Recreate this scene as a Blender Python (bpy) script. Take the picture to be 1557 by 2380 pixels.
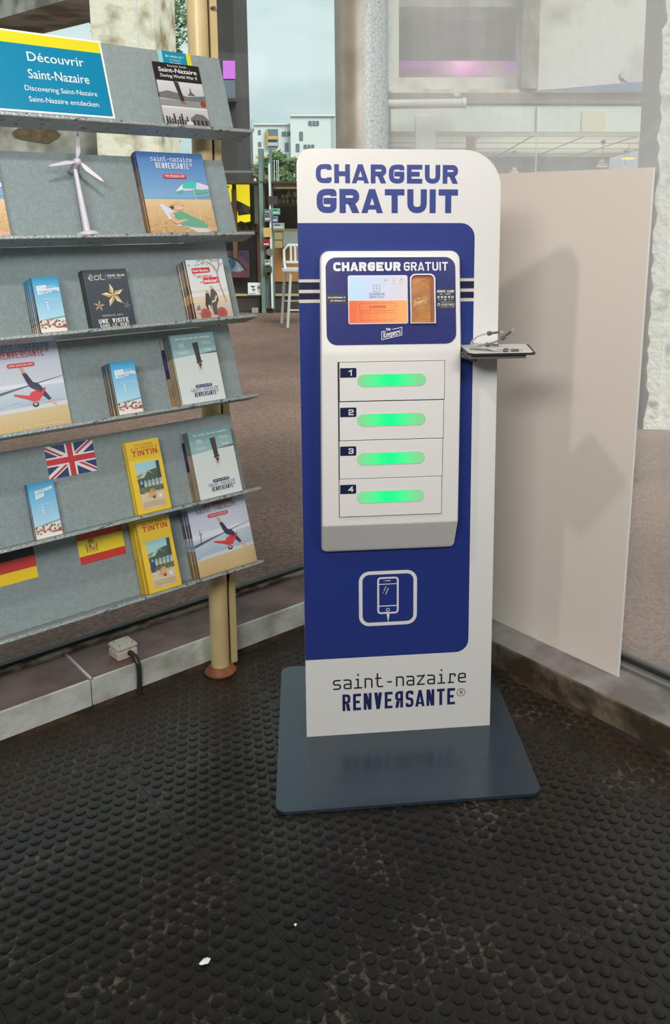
import bpy, bmesh, math, random
from math import sin, cos, pi, radians as R
from mathutils import Matrix, Vector
random.seed(7)
for o in list(bpy.data.objects): bpy.data.objects.remove(o)
sc = bpy.context.scene; col = sc.collection

# ------------------------------------------------------------------ camera, world, lights, exposure
AL = .73285                                  # heading of the rack wall seen from the camera's own ground frame
DL = (cos(AL), sin(AL)); NL = (-sin(AL), cos(AL))
def G(x, y, z=0.):                           # camera ground frame (right, forward) -> room frame (X along left glass, Y towards it)
    return Vector((x*DL[0]+y*DL[1], x*NL[0]+y*NL[1], z))
F, CX, CY, PITCH, ROLL, CH = 2020., 931., 833., -.16765, .00161, 1.454
cam_d = bpy.data.cameras.new('camera'); cam = bpy.data.objects.new('camera', cam_d); col.objects.link(cam); sc.camera = cam
cp, sp = cos(PITCH), sin(PITCH)
rt, up, fw = Vector((1,0,0)), Vector((0,-sp,cp)), Vector((0,cp,sp))
rt2 = rt*cos(ROLL)+up*sin(ROLL); up2 = -rt*sin(ROLL)+up*cos(ROLL)
g = lambda v: G(v.x, v.y, v.z)
RT, UP, FW = g(rt2), g(up2), g(fw)
cam.matrix_world = Matrix(((RT.x,UP.x,-FW.x,0),(RT.y,UP.y,-FW.y,0),(RT.z,UP.z,-FW.z,CH),(0,0,0,1)))
cam_d.sensor_fit = 'VERTICAL'; cam_d.sensor_height = 24; cam_d.lens = F*24/2380
cam_d.shift_x = (778.5-CX)/2380; cam_d.shift_y = (CY-1190)/2380; cam_d.clip_start = .05; cam_d.clip_end = 900
def ext(px, py, D):                          # real position, in the camera ground frame, of what stands D metres ahead
    r = rt2*((px-CX)/F)-up2*((py-CY)/F)+fw; t = D/r.y
    return Vector((r.x*t, D, CH+r.z*t))

w = bpy.data.worlds.new('sky'); sc.world = w; w.use_nodes = True; nt = w.node_tree; nt.nodes.clear()
def N(t, kind, **k):
    n = t.nodes.new('ShaderNode'+kind)
    for a, b in k.items():
        if a in n.inputs.keys() if hasattr(n.inputs,'keys') else False: n.inputs[a].default_value = b
        else: setattr(n, a, b)
    return n
tc = N(nt,'TexCoord'); mp = N(nt,'Mapping'); mp.inputs['Scale'].default_value = (1.3,1.3,4.2); mp.inputs['Location'].default_value = (.4,.2,.3)
no = N(nt,'TexNoise'); no.inputs['Scale'].default_value = 1.9; no.inputs['Detail'].default_value = 5; no.inputs['Roughness'].default_value = .5
cr = N(nt,'ValToRGB'); cr.color_ramp.elements[0].position = .36; cr.color_ramp.elements[0].color = (.40,.50,.53,1)
cr.color_ramp.elements[1].position = .62; cr.color_ramp.elements[1].color = (.70,.80,.81,1)
bg = N(nt,'Background'); bg.inputs['Strength'].default_value = 1.0; wo = N(nt,'OutputWorld')
nt.links.new(tc.outputs['Generated'], mp.inputs[0]); nt.links.new(mp.outputs[0], no.inputs['Vector']); nt.links.new(no.outputs[0], cr.inputs[0])
nt.links.new(cr.outputs[0], bg.inputs[0]); nt.links.new(bg.outputs[0], wo.inputs[0])
def light(name, kind, loc, energy, color=(1,1,1), size=.1, target=None, **k):
    l = bpy.data.lights.new(name, kind); l.energy = energy; l.color = color
    if kind == 'AREA': l.shape = 'RECTANGLE'; l.size = size; l.size_y = k.get('size_y', size)
    elif kind == 'SUN': l.angle = size
    else: l.shadow_soft_size = size
    o = bpy.data.objects.new(name, l); col.objects.link(o); o.location = loc
    if target is not None: o.rotation_euler = (Vector(target)-Vector(loc)).to_track_quat('-Z','Y').to_euler()
    return o
light('sunlight','SUN',G(7,-9,12),3.6,(1,.97,.93),R(30),G(0,0,0))
light('ceiling_spot','POINT',G(-.48,1.41,2.18),20,(1,.91,.82),.035)
light('fill_light','AREA',G(-.6,-.9,2.52),76,(1,.97,.93),1.3,G(.0,1.4,.7),size_y=.6)  # added fill for the kiosk front, not a known ceiling fixture
light('fill_light','AREA',G(1.2,.0,2.52),30,(1,.97,.93),.9,G(.2,2.0,.7),size_y=.5)  # second added fill, no fixture seen there
light('hall_fill_light','AREA',G(3.2,18.5,.9),120,(1,.98,.93),5,G(3.2,18.5,5),size_y=4)  # added fill aimed upwards to brighten the hall ceiling
light('hall_purple_lighting','POINT',G(1.2,16.6,4.3),26,(.85,.4,1),.3)
sc.view_settings.view_transform = 'Standard'; sc.view_settings.look = 'None'; sc.view_settings.gamma = 1; sc.view_settings.use_curve_mapping = False
sc.view_settings.exposure = .18

# ------------------------------------------------------------------ materials
def s2l(c): return tuple((x/12.92 if x <= .04045 else ((x+.055)/1.055)**2.4) for x in c)
def rgb(*c): return s2l([x/255 for x in c[:3]])
def mat(name, c, rough=.5, metal=0., spec=.5, bump=0., bscale=60., var=0., vscale=8., c2=None, emit=0., coords='Object', detail=4, lo=.4, hi=.62):
    m = bpy.data.materials.new(name); m.use_nodes = True; t = m.node_tree; b = t.nodes['Principled BSDF']
    b.inputs['Base Color'].default_value = (*c,1); b.inputs['Roughness'].default_value = rough; b.inputs['Metallic'].default_value = metal
    b.inputs['Specular IOR Level'].default_value = spec
    tcn = N(t,'TexCoord')
    if var or c2:
        c2 = c2 or tuple(x*(1-var) for x in c)
        n = N(t,'TexNoise'); n.inputs['Scale'].default_value = vscale; n.inputs['Detail'].default_value = detail
        r = N(t,'ValToRGB'); r.color_ramp.elements[0].position = lo; r.color_ramp.elements[1].position = hi
        r.color_ramp.elements[0].color = (*c2,1); r.color_ramp.elements[1].color = (*c,1)
        t.links.new(tcn.outputs[coords], n.inputs['Vector']); t.links.new(n.outputs[0], r.inputs[0]); t.links.new(r.outputs[0], b.inputs['Base Color'])
    if bump:
        n = N(t,'TexNoise'); n.inputs['Scale'].default_value = bscale; n.inputs['Detail'].default_value = 3
        bp = N(t,'Bump'); bp.inputs['Strength'].default_value = bump; bp.inputs['Distance'].default_value = .01
        t.links.new(tcn.outputs[coords], n.inputs['Vector']); t.links.new(n.outputs[0], bp.inputs['Height']); t.links.new(bp.outputs[0], b.inputs['Normal'])
    if emit: b.inputs['Emission Color'].default_value = (*c,1); b.inputs['Emission Strength'].default_value = emit
    return m
def vmat(name, rough=.4, emit=0.):
    m = bpy.data.materials.new(name); m.use_nodes = True; t = m.node_tree; b = t.nodes['Principled BSDF']
    a = N(t,'Attribute'); a.attribute_name = 'Col'; t.links.new(a.outputs['Color'], b.inputs['Base Color']); b.inputs['Roughness'].default_value = rough
    if emit:
        t.links.new(a.outputs['Color'], b.inputs['Emission Color']); b.inputs['Emission Strength'].default_value = emit
    return m
M = {}
M['print'] = vmat('printed_ink', .38); M['screen'] = vmat('lit_screen', .15, .30); M['led'] = vmat('green_led', .3, .95); M['led'].node_tree.nodes['Principled BSDF'].inputs['Base Color'].default_value = (.02,.03,.02,1); M['led'].node_tree.links.remove(M['led'].node_tree.nodes['Principled BSDF'].inputs['Base Color'].links[0])
M['kiosk_white'] = mat('white_laminate', rgb(226,226,224), .3, bump=.02, bscale=300)
M['kiosk_body'] = mat('white_painted_steel', rgb(232,231,228), .38, bump=.05, bscale=500)
M['edge'] = mat('light_edge', rgb(205,195,180), .5)
M['baseplate'] = mat('blue_grey_steel', rgb(34,52,66), .22, spec=.75, bump=.01, bscale=200)
M['dark_gap'] = mat('dark_gap', rgb(40,40,38), .6)
M['chrome'] = mat('bright_rim', rgb(235,235,235), .25, metal=.3)
M['black'] = mat('black_plastic', rgb(38,37,36), .45); M['greyplastic'] = mat('grey_plastic', rgb(95,93,90), .45)
M['cable'] = mat('white_cable', rgb(180,180,176), .45); M['cable_grey'] = mat('grey_cable', rgb(120,120,116), .45)
M['pouch'] = mat('tan_leather', rgb(186,124,62), .35, var=.2, vscale=25, bump=.3, bscale=35)
M['pocket'] = mat('copper_lining', rgb(150,88,52), .4)
M['hammer'] = mat('hammered_grey_enamel', rgb(178,196,200), .33, metal=.15, spec=.8, bump=.8, bscale=420, var=.08, vscale=60)
M['shelfm'] = mat('chipped_grey_enamel', rgb(158,168,168), .32, metal=.3, spec=.6, bump=.4, bscale=160, c2=rgb(70,74,74), vscale=70, lo=.33, hi=.4)
M['cream'] = mat('cream_painted_steel', rgb(214,192,140), .38, var=.10, vscale=9, bump=.05, bscale=40)
M['rust'] = mat('orange_primer_ring', rgb(150,92,52), .6, var=.35, vscale=30)
M['paper'] = mat('white_paper', rgb(232,234,235), .45)
M['turbine'] = mat('lilac_white_plastic', rgb(206,202,216), .3)
M['rub'] = None
M['kerb_top'] = mat('dark_red_sealed_concrete', rgb(124,98,92), .55, c2=rgb(88,66,61), vscale=7, bump=.25, bscale=60, detail=8)
M['kerb_front'] = mat('grey_kerb_concrete', rgb(206,212,206), .75, c2=rgb(158,158,146), vscale=8, bump=.3, bscale=50, detail=8, lo=.3, hi=.55)
M['sill_top'] = mat('pale_sill_paint', rgb(158,154,150), .55, c2=rgb(116,108,102), vscale=6, bump=.15, bscale=50, detail=8)
M['sill_front'] = mat('dirty_brown_sill', rgb(128,116,98), .6, c2=rgb(62,50,36), vscale=9, bump=.35, bscale=40, detail=9)
M['sealant'] = mat('old_sealant', rgb(150,144,130), .8, c2=rgb(78,66,52), vscale=22, bump=.5, bscale=60)
M['frame'] = mat('dark_frame', rgb(52,50,48), .5)
M['alu'] = mat('aluminium_track', rgb(150,148,142), .35, metal=.6)
M['boardface'] = mat('beige_board', rgb(232,221,213), .42)
M['boardedge'] = mat('white_board_edge', rgb(238,238,236), .5)
M['boxplastic'] = mat('cream_plastic', rgb(214,206,192), .5, var=.08, vscale=20)
M['conduit'] = mat('black_conduit', rgb(45,44,42), .4)
M['ceil'] = mat('grey_ceiling', rgb(120,116,110), .8); M['backwall'] = mat('warm_grey_wall', rgb(118,112,104), .8)
M['alumw'] = mat('brushed_white_aluminium', rgb(215,220,218), .35, metal=.3)

def floor_mat():
    m = bpy.data.materials.new('black_studded_rubber'); m.use_nodes = True; t = m.node_tree; b = t.nodes['Principled BSDF']
    ge = N(t,'NewGeometry')
    def noise(s, d, r=.6):
        n = N(t,'TexNoise'); n.inputs['Scale'].default_value = s; n.inputs['Detail'].default_value = d; n.inputs['Roughness'].default_value = r
        t.links.new(ge.outputs['Position'], n.inputs['Vector']); return n
    def ramp(a, p0, c0, p1, c1):
        r = N(t,'ValToRGB'); r.color_ramp.elements[0].position = p0; r.color_ramp.elements[0].color = (*c0,1)
        r.color_ramp.elements[1].position = p1; r.color_ramp.elements[1].color = (*c1,1); t.links.new(a, r.inputs[0]); return r
    base = ramp(noise(3,4).outputs[0], .35, rgb(23,19,15), .65, rgb(34,29,23))
    sep = N(t,'SeparateXYZ'); t.links.new(ge.outputs['Position'], sep.inputs[0])
    def mr(a, f0, f1):
        r = N(t,'MapRange'); r.inputs['From Min'].default_value = f0; r.inputs['From Max'].default_value = f1; t.links.new(a, r.inputs['Value']); return r
    mx = N(t,'Math', operation='MAXIMUM'); t.links.new(mr(sep.outputs[1],1.55,2.37).outputs[0], mx.inputs[0]); t.links.new(mr(sep.outputs[0],1.35,1.97).outputs[0], mx.inputs[1])
    n2 = noise(4.5, 9, .7); mu = N(t,'Math', operation='MULTIPLY'); t.links.new(mx.outputs[0], mu.inputs[0]); t.links.new(n2.outputs[0], mu.inputs[1])
    f1 = ramp(mu.outputs[0], .22, (0,0,0), .5, (1,1,1))
    mix = N(t,'Mix', data_type='RGBA'); t.links.new(f1.outputs[0], mix.inputs['Factor']); t.links.new(base.outputs[0], mix.inputs['A']); mix.inputs['B'].default_value = (*rgb(58,44,31),1)
    # pale dust lodged between the studs (low places), in patches
    zr = mr(sep.outputs[2], -.0011, -.0024); d1 = ramp(noise(5,8,.72).outputs[0], .5, (0,0,0), .68, (1,1,1)); d2 = ramp(noise(70,4).outputs[0], .48, (0,0,0), .62, (1,1,1))
    m1 = N(t,'Math', operation='MULTIPLY'); t.links.new(zr.outputs[0], m1.inputs[0]); t.links.new(d1.outputs[0], m1.inputs[1])
    m2 = N(t,'Math', operation='MULTIPLY'); t.links.new(m1.outputs[0], m2.inputs[0]); t.links.new(d2.outputs[0], m2.inputs[1])
    m3 = N(t,'Math', operation='MULTIPLY'); t.links.new(m2.outputs[0], m3.inputs[0]); m3.inputs[1].default_value = .55
    mix2 = N(t,'Mix', data_type='RGBA'); t.links.new(m3.outputs[0], mix2.inputs['Factor']); t.links.new(mix.outputs['Result'], mix2.inputs['A']); mix2.inputs['B'].default_value = (*rgb(128,116,100),1)
    hz = mr(sep.outputs[2], -.0024, -.0010); hm = N(t,'Math', operation='MULTIPLY'); hm.inputs[1].default_value = .42; t.links.new(hz.outputs[0], hm.inputs[0])
    mix3 = N(t,'Mix', data_type='RGBA'); t.links.new(hm.outputs[0], mix3.inputs['Factor']); t.links.new(mix2.outputs['Result'], mix3.inputs['A']); mix3.inputs['B'].default_value = (*rgb(14,12,9),1)
    t.links.new(mix3.outputs['Result'], b.inputs['Base Color'])
    rr = ramp(f1.outputs[0], 0, (.27,)*3, 1, (.6,)*3); t.links.new(rr.outputs[0], b.inputs['Roughness'])
    bp = N(t,'Bump'); bp.inputs['Strength'].default_value = .25; bp.inputs['Distance'].default_value = .004; t.links.new(noise(120,5).outputs[0], bp.inputs['Height']); t.links.new(bp.outputs[0], b.inputs['Normal'])
    b.inputs['Specular IOR Level'].default_value = .38
    return m
M['rub'] = floor_mat()
def glass_mat(name, tint, refl, haze=0., hc=(.8,.8,.78)):
    m = bpy.data.materials.new(name); m.use_nodes = True; t = m.node_tree; t.nodes.clear(); out = N(t,'OutputMaterial')
    tr = N(t,'BsdfTransparent'); tr.inputs[0].default_value = (*tint,1)
    gl = N(t,'BsdfGlossy'); gl.inputs['Roughness'].default_value = .01; gl.inputs[0].default_value = (1,1,1,1)
    fr = N(t,'Fresnel'); fr.inputs[0].default_value = 1.3; mu = N(t,'Math', operation='MULTIPLY'); mu.inputs[1].default_value = refl; t.links.new(fr.outputs[0], mu.inputs[0])
    mx = N(t,'MixShader'); t.links.new(mu.outputs[0], mx.inputs[0]); t.links.new(tr.outputs[0], mx.inputs[1]); t.links.new(gl.outputs[0], mx.inputs[2]); last = mx
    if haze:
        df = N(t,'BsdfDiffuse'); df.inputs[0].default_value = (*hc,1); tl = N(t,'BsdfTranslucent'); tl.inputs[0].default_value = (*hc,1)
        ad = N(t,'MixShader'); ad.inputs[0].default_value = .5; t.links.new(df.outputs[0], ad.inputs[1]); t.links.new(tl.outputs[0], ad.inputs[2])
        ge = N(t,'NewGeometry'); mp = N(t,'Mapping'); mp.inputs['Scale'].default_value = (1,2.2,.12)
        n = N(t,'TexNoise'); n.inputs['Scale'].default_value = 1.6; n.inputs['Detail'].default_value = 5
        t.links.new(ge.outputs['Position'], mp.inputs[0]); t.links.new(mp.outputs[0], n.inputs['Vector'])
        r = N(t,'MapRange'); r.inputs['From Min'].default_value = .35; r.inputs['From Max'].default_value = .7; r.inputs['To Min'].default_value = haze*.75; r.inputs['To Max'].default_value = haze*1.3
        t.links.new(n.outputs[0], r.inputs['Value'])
        sz = N(t,'SeparateXYZ'); t.links.new(ge.outputs['Position'], sz.inputs[0]); zr = N(t,'MapRange'); zr.inputs['From Min'].default_value = .5; zr.inputs['From Max'].default_value = 1.5; zr.inputs['To Min'].default_value = .35  # veil put in stronger towards the top of the pane
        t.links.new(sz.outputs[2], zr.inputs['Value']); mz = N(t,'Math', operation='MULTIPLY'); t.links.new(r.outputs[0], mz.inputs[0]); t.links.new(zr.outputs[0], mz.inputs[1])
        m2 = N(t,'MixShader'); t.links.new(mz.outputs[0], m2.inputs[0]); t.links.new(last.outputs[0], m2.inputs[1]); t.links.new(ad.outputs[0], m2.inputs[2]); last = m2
    t.links.new(last.outputs[0], out.inputs[0]); return m
M['glass'] = glass_mat('clear_pane', (.93,.97,.96), .7)
M['hazeglass'] = glass_mat('light_veil_pane', (.95,.97,.96), .5, .36, (.93,.93,.92))  # whitish film imitates the veil of light over the view

# ------------------------------------------------------------------ mesh helpers
class MB:
    def __init__(s): s.v = []; s.f = []; s.m = []; s.cm = 0
    def add(s, vs, fs, T=None):
        b = len(s.v); s.v += [tuple(T@Vector(v)) if T else tuple(v) for v in vs]; s.f += [tuple(b+i for i in f) for f in fs]; s.m += [s.cm]*len(fs); return s
    def box(s, x0,x1,y0,y1,z0,z1, T=None):
        return s.add([(x0,y0,z0),(x1,y0,z0),(x1,y1,z0),(x0,y1,z0),(x0,y0,z1),(x1,y0,z1),(x1,y1,z1),(x0,y1,z1)],[(0,3,2,1),(4,5,6,7),(0,1,5,4),(1,2,6,5),(2,3,7,6),(3,0,4,7)],T)
    def bbox(s, x0,x1,y0,y1,z0,z1, r, T=None):        # box with chamfered edges
        vs = []
        for (z,i) in ((z0,r),(z0+r,0),(z1-r,0),(z1,r)):
            a,b,c,d = x0+i,x1-i,y0+i,y1-i
            vs += [(a+r*.8,c,z),(b-r*.8,c,z),(b,c+r*.8,z),(b,d-r*.8,z),(b-r*.8,d,z),(a+r*.8,d,z),(a,d-r*.8,z),(a,c+r*.8,z)]
        fs = [tuple(range(7,-1,-1)), tuple(range(24,32))]
        for k in range(3):
            for j in range(8): fs.append((k*8+j,k*8+(j+1)%8,k*8+8+(j+1)%8,k*8+8+j))
        return s.add(vs, fs, T)
    def prism(s, pts, h0, h1, axis='z', T=None):       # polygon extruded along an axis
        n = len(pts)
        P = {'z':lambda a,b,h:(a,b,h),'y':lambda a,b,h:(a,h,b),'x':lambda a,b,h:(h,a,b)}[axis]
        vs = [P(a,b,h0) for a,b in pts]+[P(a,b,h1) for a,b in pts]
        fs = [tuple(range(n-1,-1,-1)), tuple(range(n,2*n))]+[(i,(i+1)%n,n+(i+1)%n,n+i) for i in range(n)]
        return s.add(vs, fs, T)
    def tube(s, pts, rad, seg=10, T=None, caps=True):
        pts = [Vector(p) for p in pts]; n = len(pts); rads = rad if isinstance(rad,(list,tuple)) else [rad]*n
        vs = []; fs = []; u = None
        for i,p in enumerate(pts):
            d = (pts[min(i+1,n-1)]-pts[max(i-1,0)]).normalized()
            if u is None: u = d.orthogonal().normalized()
            u = (u-d*u.dot(d)).normalized(); v = d.cross(u)
            vs += [p+(u*cos(2*pi*k/seg)+v*sin(2*pi*k/seg))*rads[i] for k in range(seg)]
        for i in range(n-1):
            for k in range(seg): fs.append((i*seg+k,i*seg+(k+1)%seg,(i+1)*seg+(k+1)%seg,(i+1)*seg+k))
        if caps: fs += [tuple(range(seg-1,-1,-1)), tuple(range((n-1)*seg,n*seg))]
        return s.add(vs, fs, T)
    def cyl(s, x,y,z0,z1,r0,r1=None,seg=24,T=None): return s.tube([(x,y,z0),(x,y,z1)],[r0,r0 if r1 is None else r1],seg,T)
    def lathe(s, prof, seg=24, T=None):
        vs = []; fs = []; n = len(prof)
        for r,z in prof: vs += [(r*cos(2*pi*k/seg),r*sin(2*pi*k/seg),z) for k in range(seg)]
        for i in range(n-1):
            for k in range(seg): fs.append((i*seg+k,i*seg+(k+1)%seg,(i+1)*seg+(k+1)%seg,(i+1)*seg+k))
        fs += [tuple(range(seg-1,-1,-1)), tuple(range((n-1)*seg,n*seg))]
        return s.add(vs, fs, T)
    def data(s, name, mats, smooth=False):
        me = bpy.data.meshes.new(name); me.from_pydata(s.v, [], s.f); me.update()
        for m in (mats if isinstance(mats,(list,tuple)) else [mats]): me.materials.append(m)
        me.polygons.foreach_set('material_index', s.m)
        if smooth:
            me.polygons.foreach_set('use_smooth',[True]*len(me.polygons)); me.set_sharp_from_angle(angle=R(38))
        return me
    def build(s, name, mats, parent=None, smooth=False):
        return link(name, s.data(name, mats, smooth), parent)
def link(name, me, parent=None):
    o = bpy.data.objects.new(name, me); col.objects.link(o)
    if parent: o.parent = parent
    return o
def tag(o, label=None, cat=None, group=None, kind=None):
    if label: o['label'] = label
    if cat: o['category'] = cat
    if group: o['group'] = group
    if kind: o['kind'] = kind
    return o
def empty(name, loc=(0,0,0), rz=0, label=None, cat=None, group=None, rot=None):
    o = bpy.data.objects.new(name, None); col.objects.link(o); o.location = loc; o.rotation_euler = rot or (0,0,rz); o.empty_display_size = .05
    return tag(o, label, cat, group)
def struct(name, mb, mats, parent=None, smooth=False):
    o = mb.build(name, mats, parent, smooth)
    if not parent: o['kind'] = 'structure'
    return o
def box(*a, **k): return MB().box(*a, **k)
def rrect(x0,z0,x1,z1,r,seg=6):                      # rounded rectangle outline; r one number or (bl,br,tr,tl)
    rs = r if isinstance(r,(list,tuple)) else (r,)*4; out = []
    for (cx,cz,a0,q) in ((x0,z0,pi,rs[0]),(x1,z0,1.5*pi,rs[1]),(x1,z1,0,rs[2]),(x0,z1,.5*pi,rs[3])):
        sx = 1 if cx==x0 else -1; sz = 1 if cz==z0 else -1
        if q<=0: out.append((cx,cz)); continue
        for k in range(seg+1):
            a = a0+pi/2*k/seg; out.append((cx+sx*q+q*cos(a), cz+sz*q+q*sin(a)))
    return out

# ------------------------------------------------------------------ stroke lettering
GL = {
'A':'00 26 40|12 32','B':'03 33~ 30~ 00 06 36~ 33~|03 43~ 40~ 00','C':'45 46~ 06~ 00~ 40~ 41','D':'00 06 46~ 40~ 00','E':'46 06 00 40|03 33','F':'46 06 00|03 33',
'G':'45 46~ 06~ 00~ 40~ 43 23','H':'00 06|40 46|03 43','I':'00 06','J':'46 40~ 00~ 01','K':'06 00|46 13 40|03 13','L':'06 00 40','M':'00 06 22 46 40','N':'00 06 40 46',
'O':'03 06~ 46~ 40~ 00~ 03','P':'00 06 46~ 42~ 02','Q':'03 06~ 46~ 40~ 00~ 03|22 40','R':'00 06 46~ 43~ 03|23 40','S':'45 46~ 06~ 03~ 43~ 40~ 00~ 01','T':'06 46|26 20',
'U':'06 00~ 40~ 46','V':'06 20 46','W':'06 10 25 30 46','X':'00 46|06 40','Y':'06 23 46|23 20','Z':'06 46 00 40',
'0':'03 06~ 46~ 40~ 00~ 03','1':'05 26 20','2':'05 06~ 46~ 43~ 03~ 00 40','3':'05 06~ 46~ 43~ 13|13 43~ 40~ 00~ 01','4':'30 36 02 42','5':'46 06 03 43~ 40~ 00~ 01',
'6':'45 46~ 06~ 00~ 40~ 43~ 03','7':'06 46 10','8':'03 06~ 46~ 40~ 00~ 03|03 43','9':'01 00~ 40~ 46~ 06~ 03~ 43',
'a':'04 44~ 40|42 02~ 00~ 40','b':'06 00 40~ 44~ 04','c':'44 04~ 00~ 40','d':'46 40 00~ 04~ 44','e':'02 42 44~ 04~ 00~ 40','f':'46 26~ 20|14 34','g':'40 00~ 04~ 44 4m~ 0m',
'h':'06 00|04 44~ 40','i':'14 24 20|00 40|26 2e','j':'24 2m~ 0m|26 2e','k':'06 00|44 02 40','l':'16 26 20|10 30','m':'00 04 24~ 20|24 44~ 40','n':'00 04 44~ 40','o':'02 04~ 44~ 40~ 00~ 02',
'p':'0m 04 44~ 40~ 00','q':'4m 44 04~ 00~ 40','r':'14 10|12 14~ 44~ 43|00 30','s':'44 04~ 02~ 42~ 40~ 00','t':'16 10~ 40|04 34','u':'04 00~ 40|44 40','v':'04 20 44','w':'04 10 23 30 44',
'x':'00 44|04 40','y':'04 00~ 40|44 4m~ 0m','z':'04 44 00 40','-':'12 32','.':'20 2n','!':'26 22|20 2n',',':'20 1m','@':'33 13~ 11~ 31 35~ 05~ 00~ 40','/':'00 46',':':'20 2n|24 2p',"'":'26 25',
'é':'02 42 44~ 04~ 00~ 40|16 36','É':'46 06 00 40|03 33|17 37','ï':'24 20|16 1e|36 3e'}
def gpaths(ch):
    flip = ch=='Я'
    if flip: ch = 'R'
    out = []
    for p in GL.get(ch,'').split('|'):
        q = []
        for tk in p.split():
            x = int(tk[0]); y = {'m':-1.6,'n':.25,'e':6.3,'p':4.25}.get(tk[1]); y = int(tk[1]) if y is None else y
            q.append((4-x if flip else x, y, tk[-1]=='~'))
        if q: out.append(q)
    return out
def stroke(pts, t):                                  # polyline -> list of quads with mitred joints
    P = [Vector(p) for p in pts]; P = [p for i,p in enumerate(P) if i==0 or (p-P[i-1]).length>1e-6]
    n = len(P)
    if n<2: return []
    closed = (P[0]-P[-1]).length<1e-6
    nr = []
    for i in range(n-1):
        d = (P[i+1]-P[i]).normalized(); nr.append(Vector((-d.y,d.x)))
    L = []
    for i in range(n):
        a = nr[i-1] if i>0 else (nr[-1] if closed else nr[0]); b = nr[i] if i<n-1 else (nr[0] if closed else nr[-1])
        m = a+b
        if m.length<1e-4: m = a; k = 1
        else: m.normalize(); k = min(1/max(m.dot(a),.2), 1.9)
        L.append(m*(t/2*k))
    return [[P[i]+L[i],P[i+1]+L[i+1],P[i+1]-L[i+1],P[i]-L[i]] for i in range(n-1)]
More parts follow.
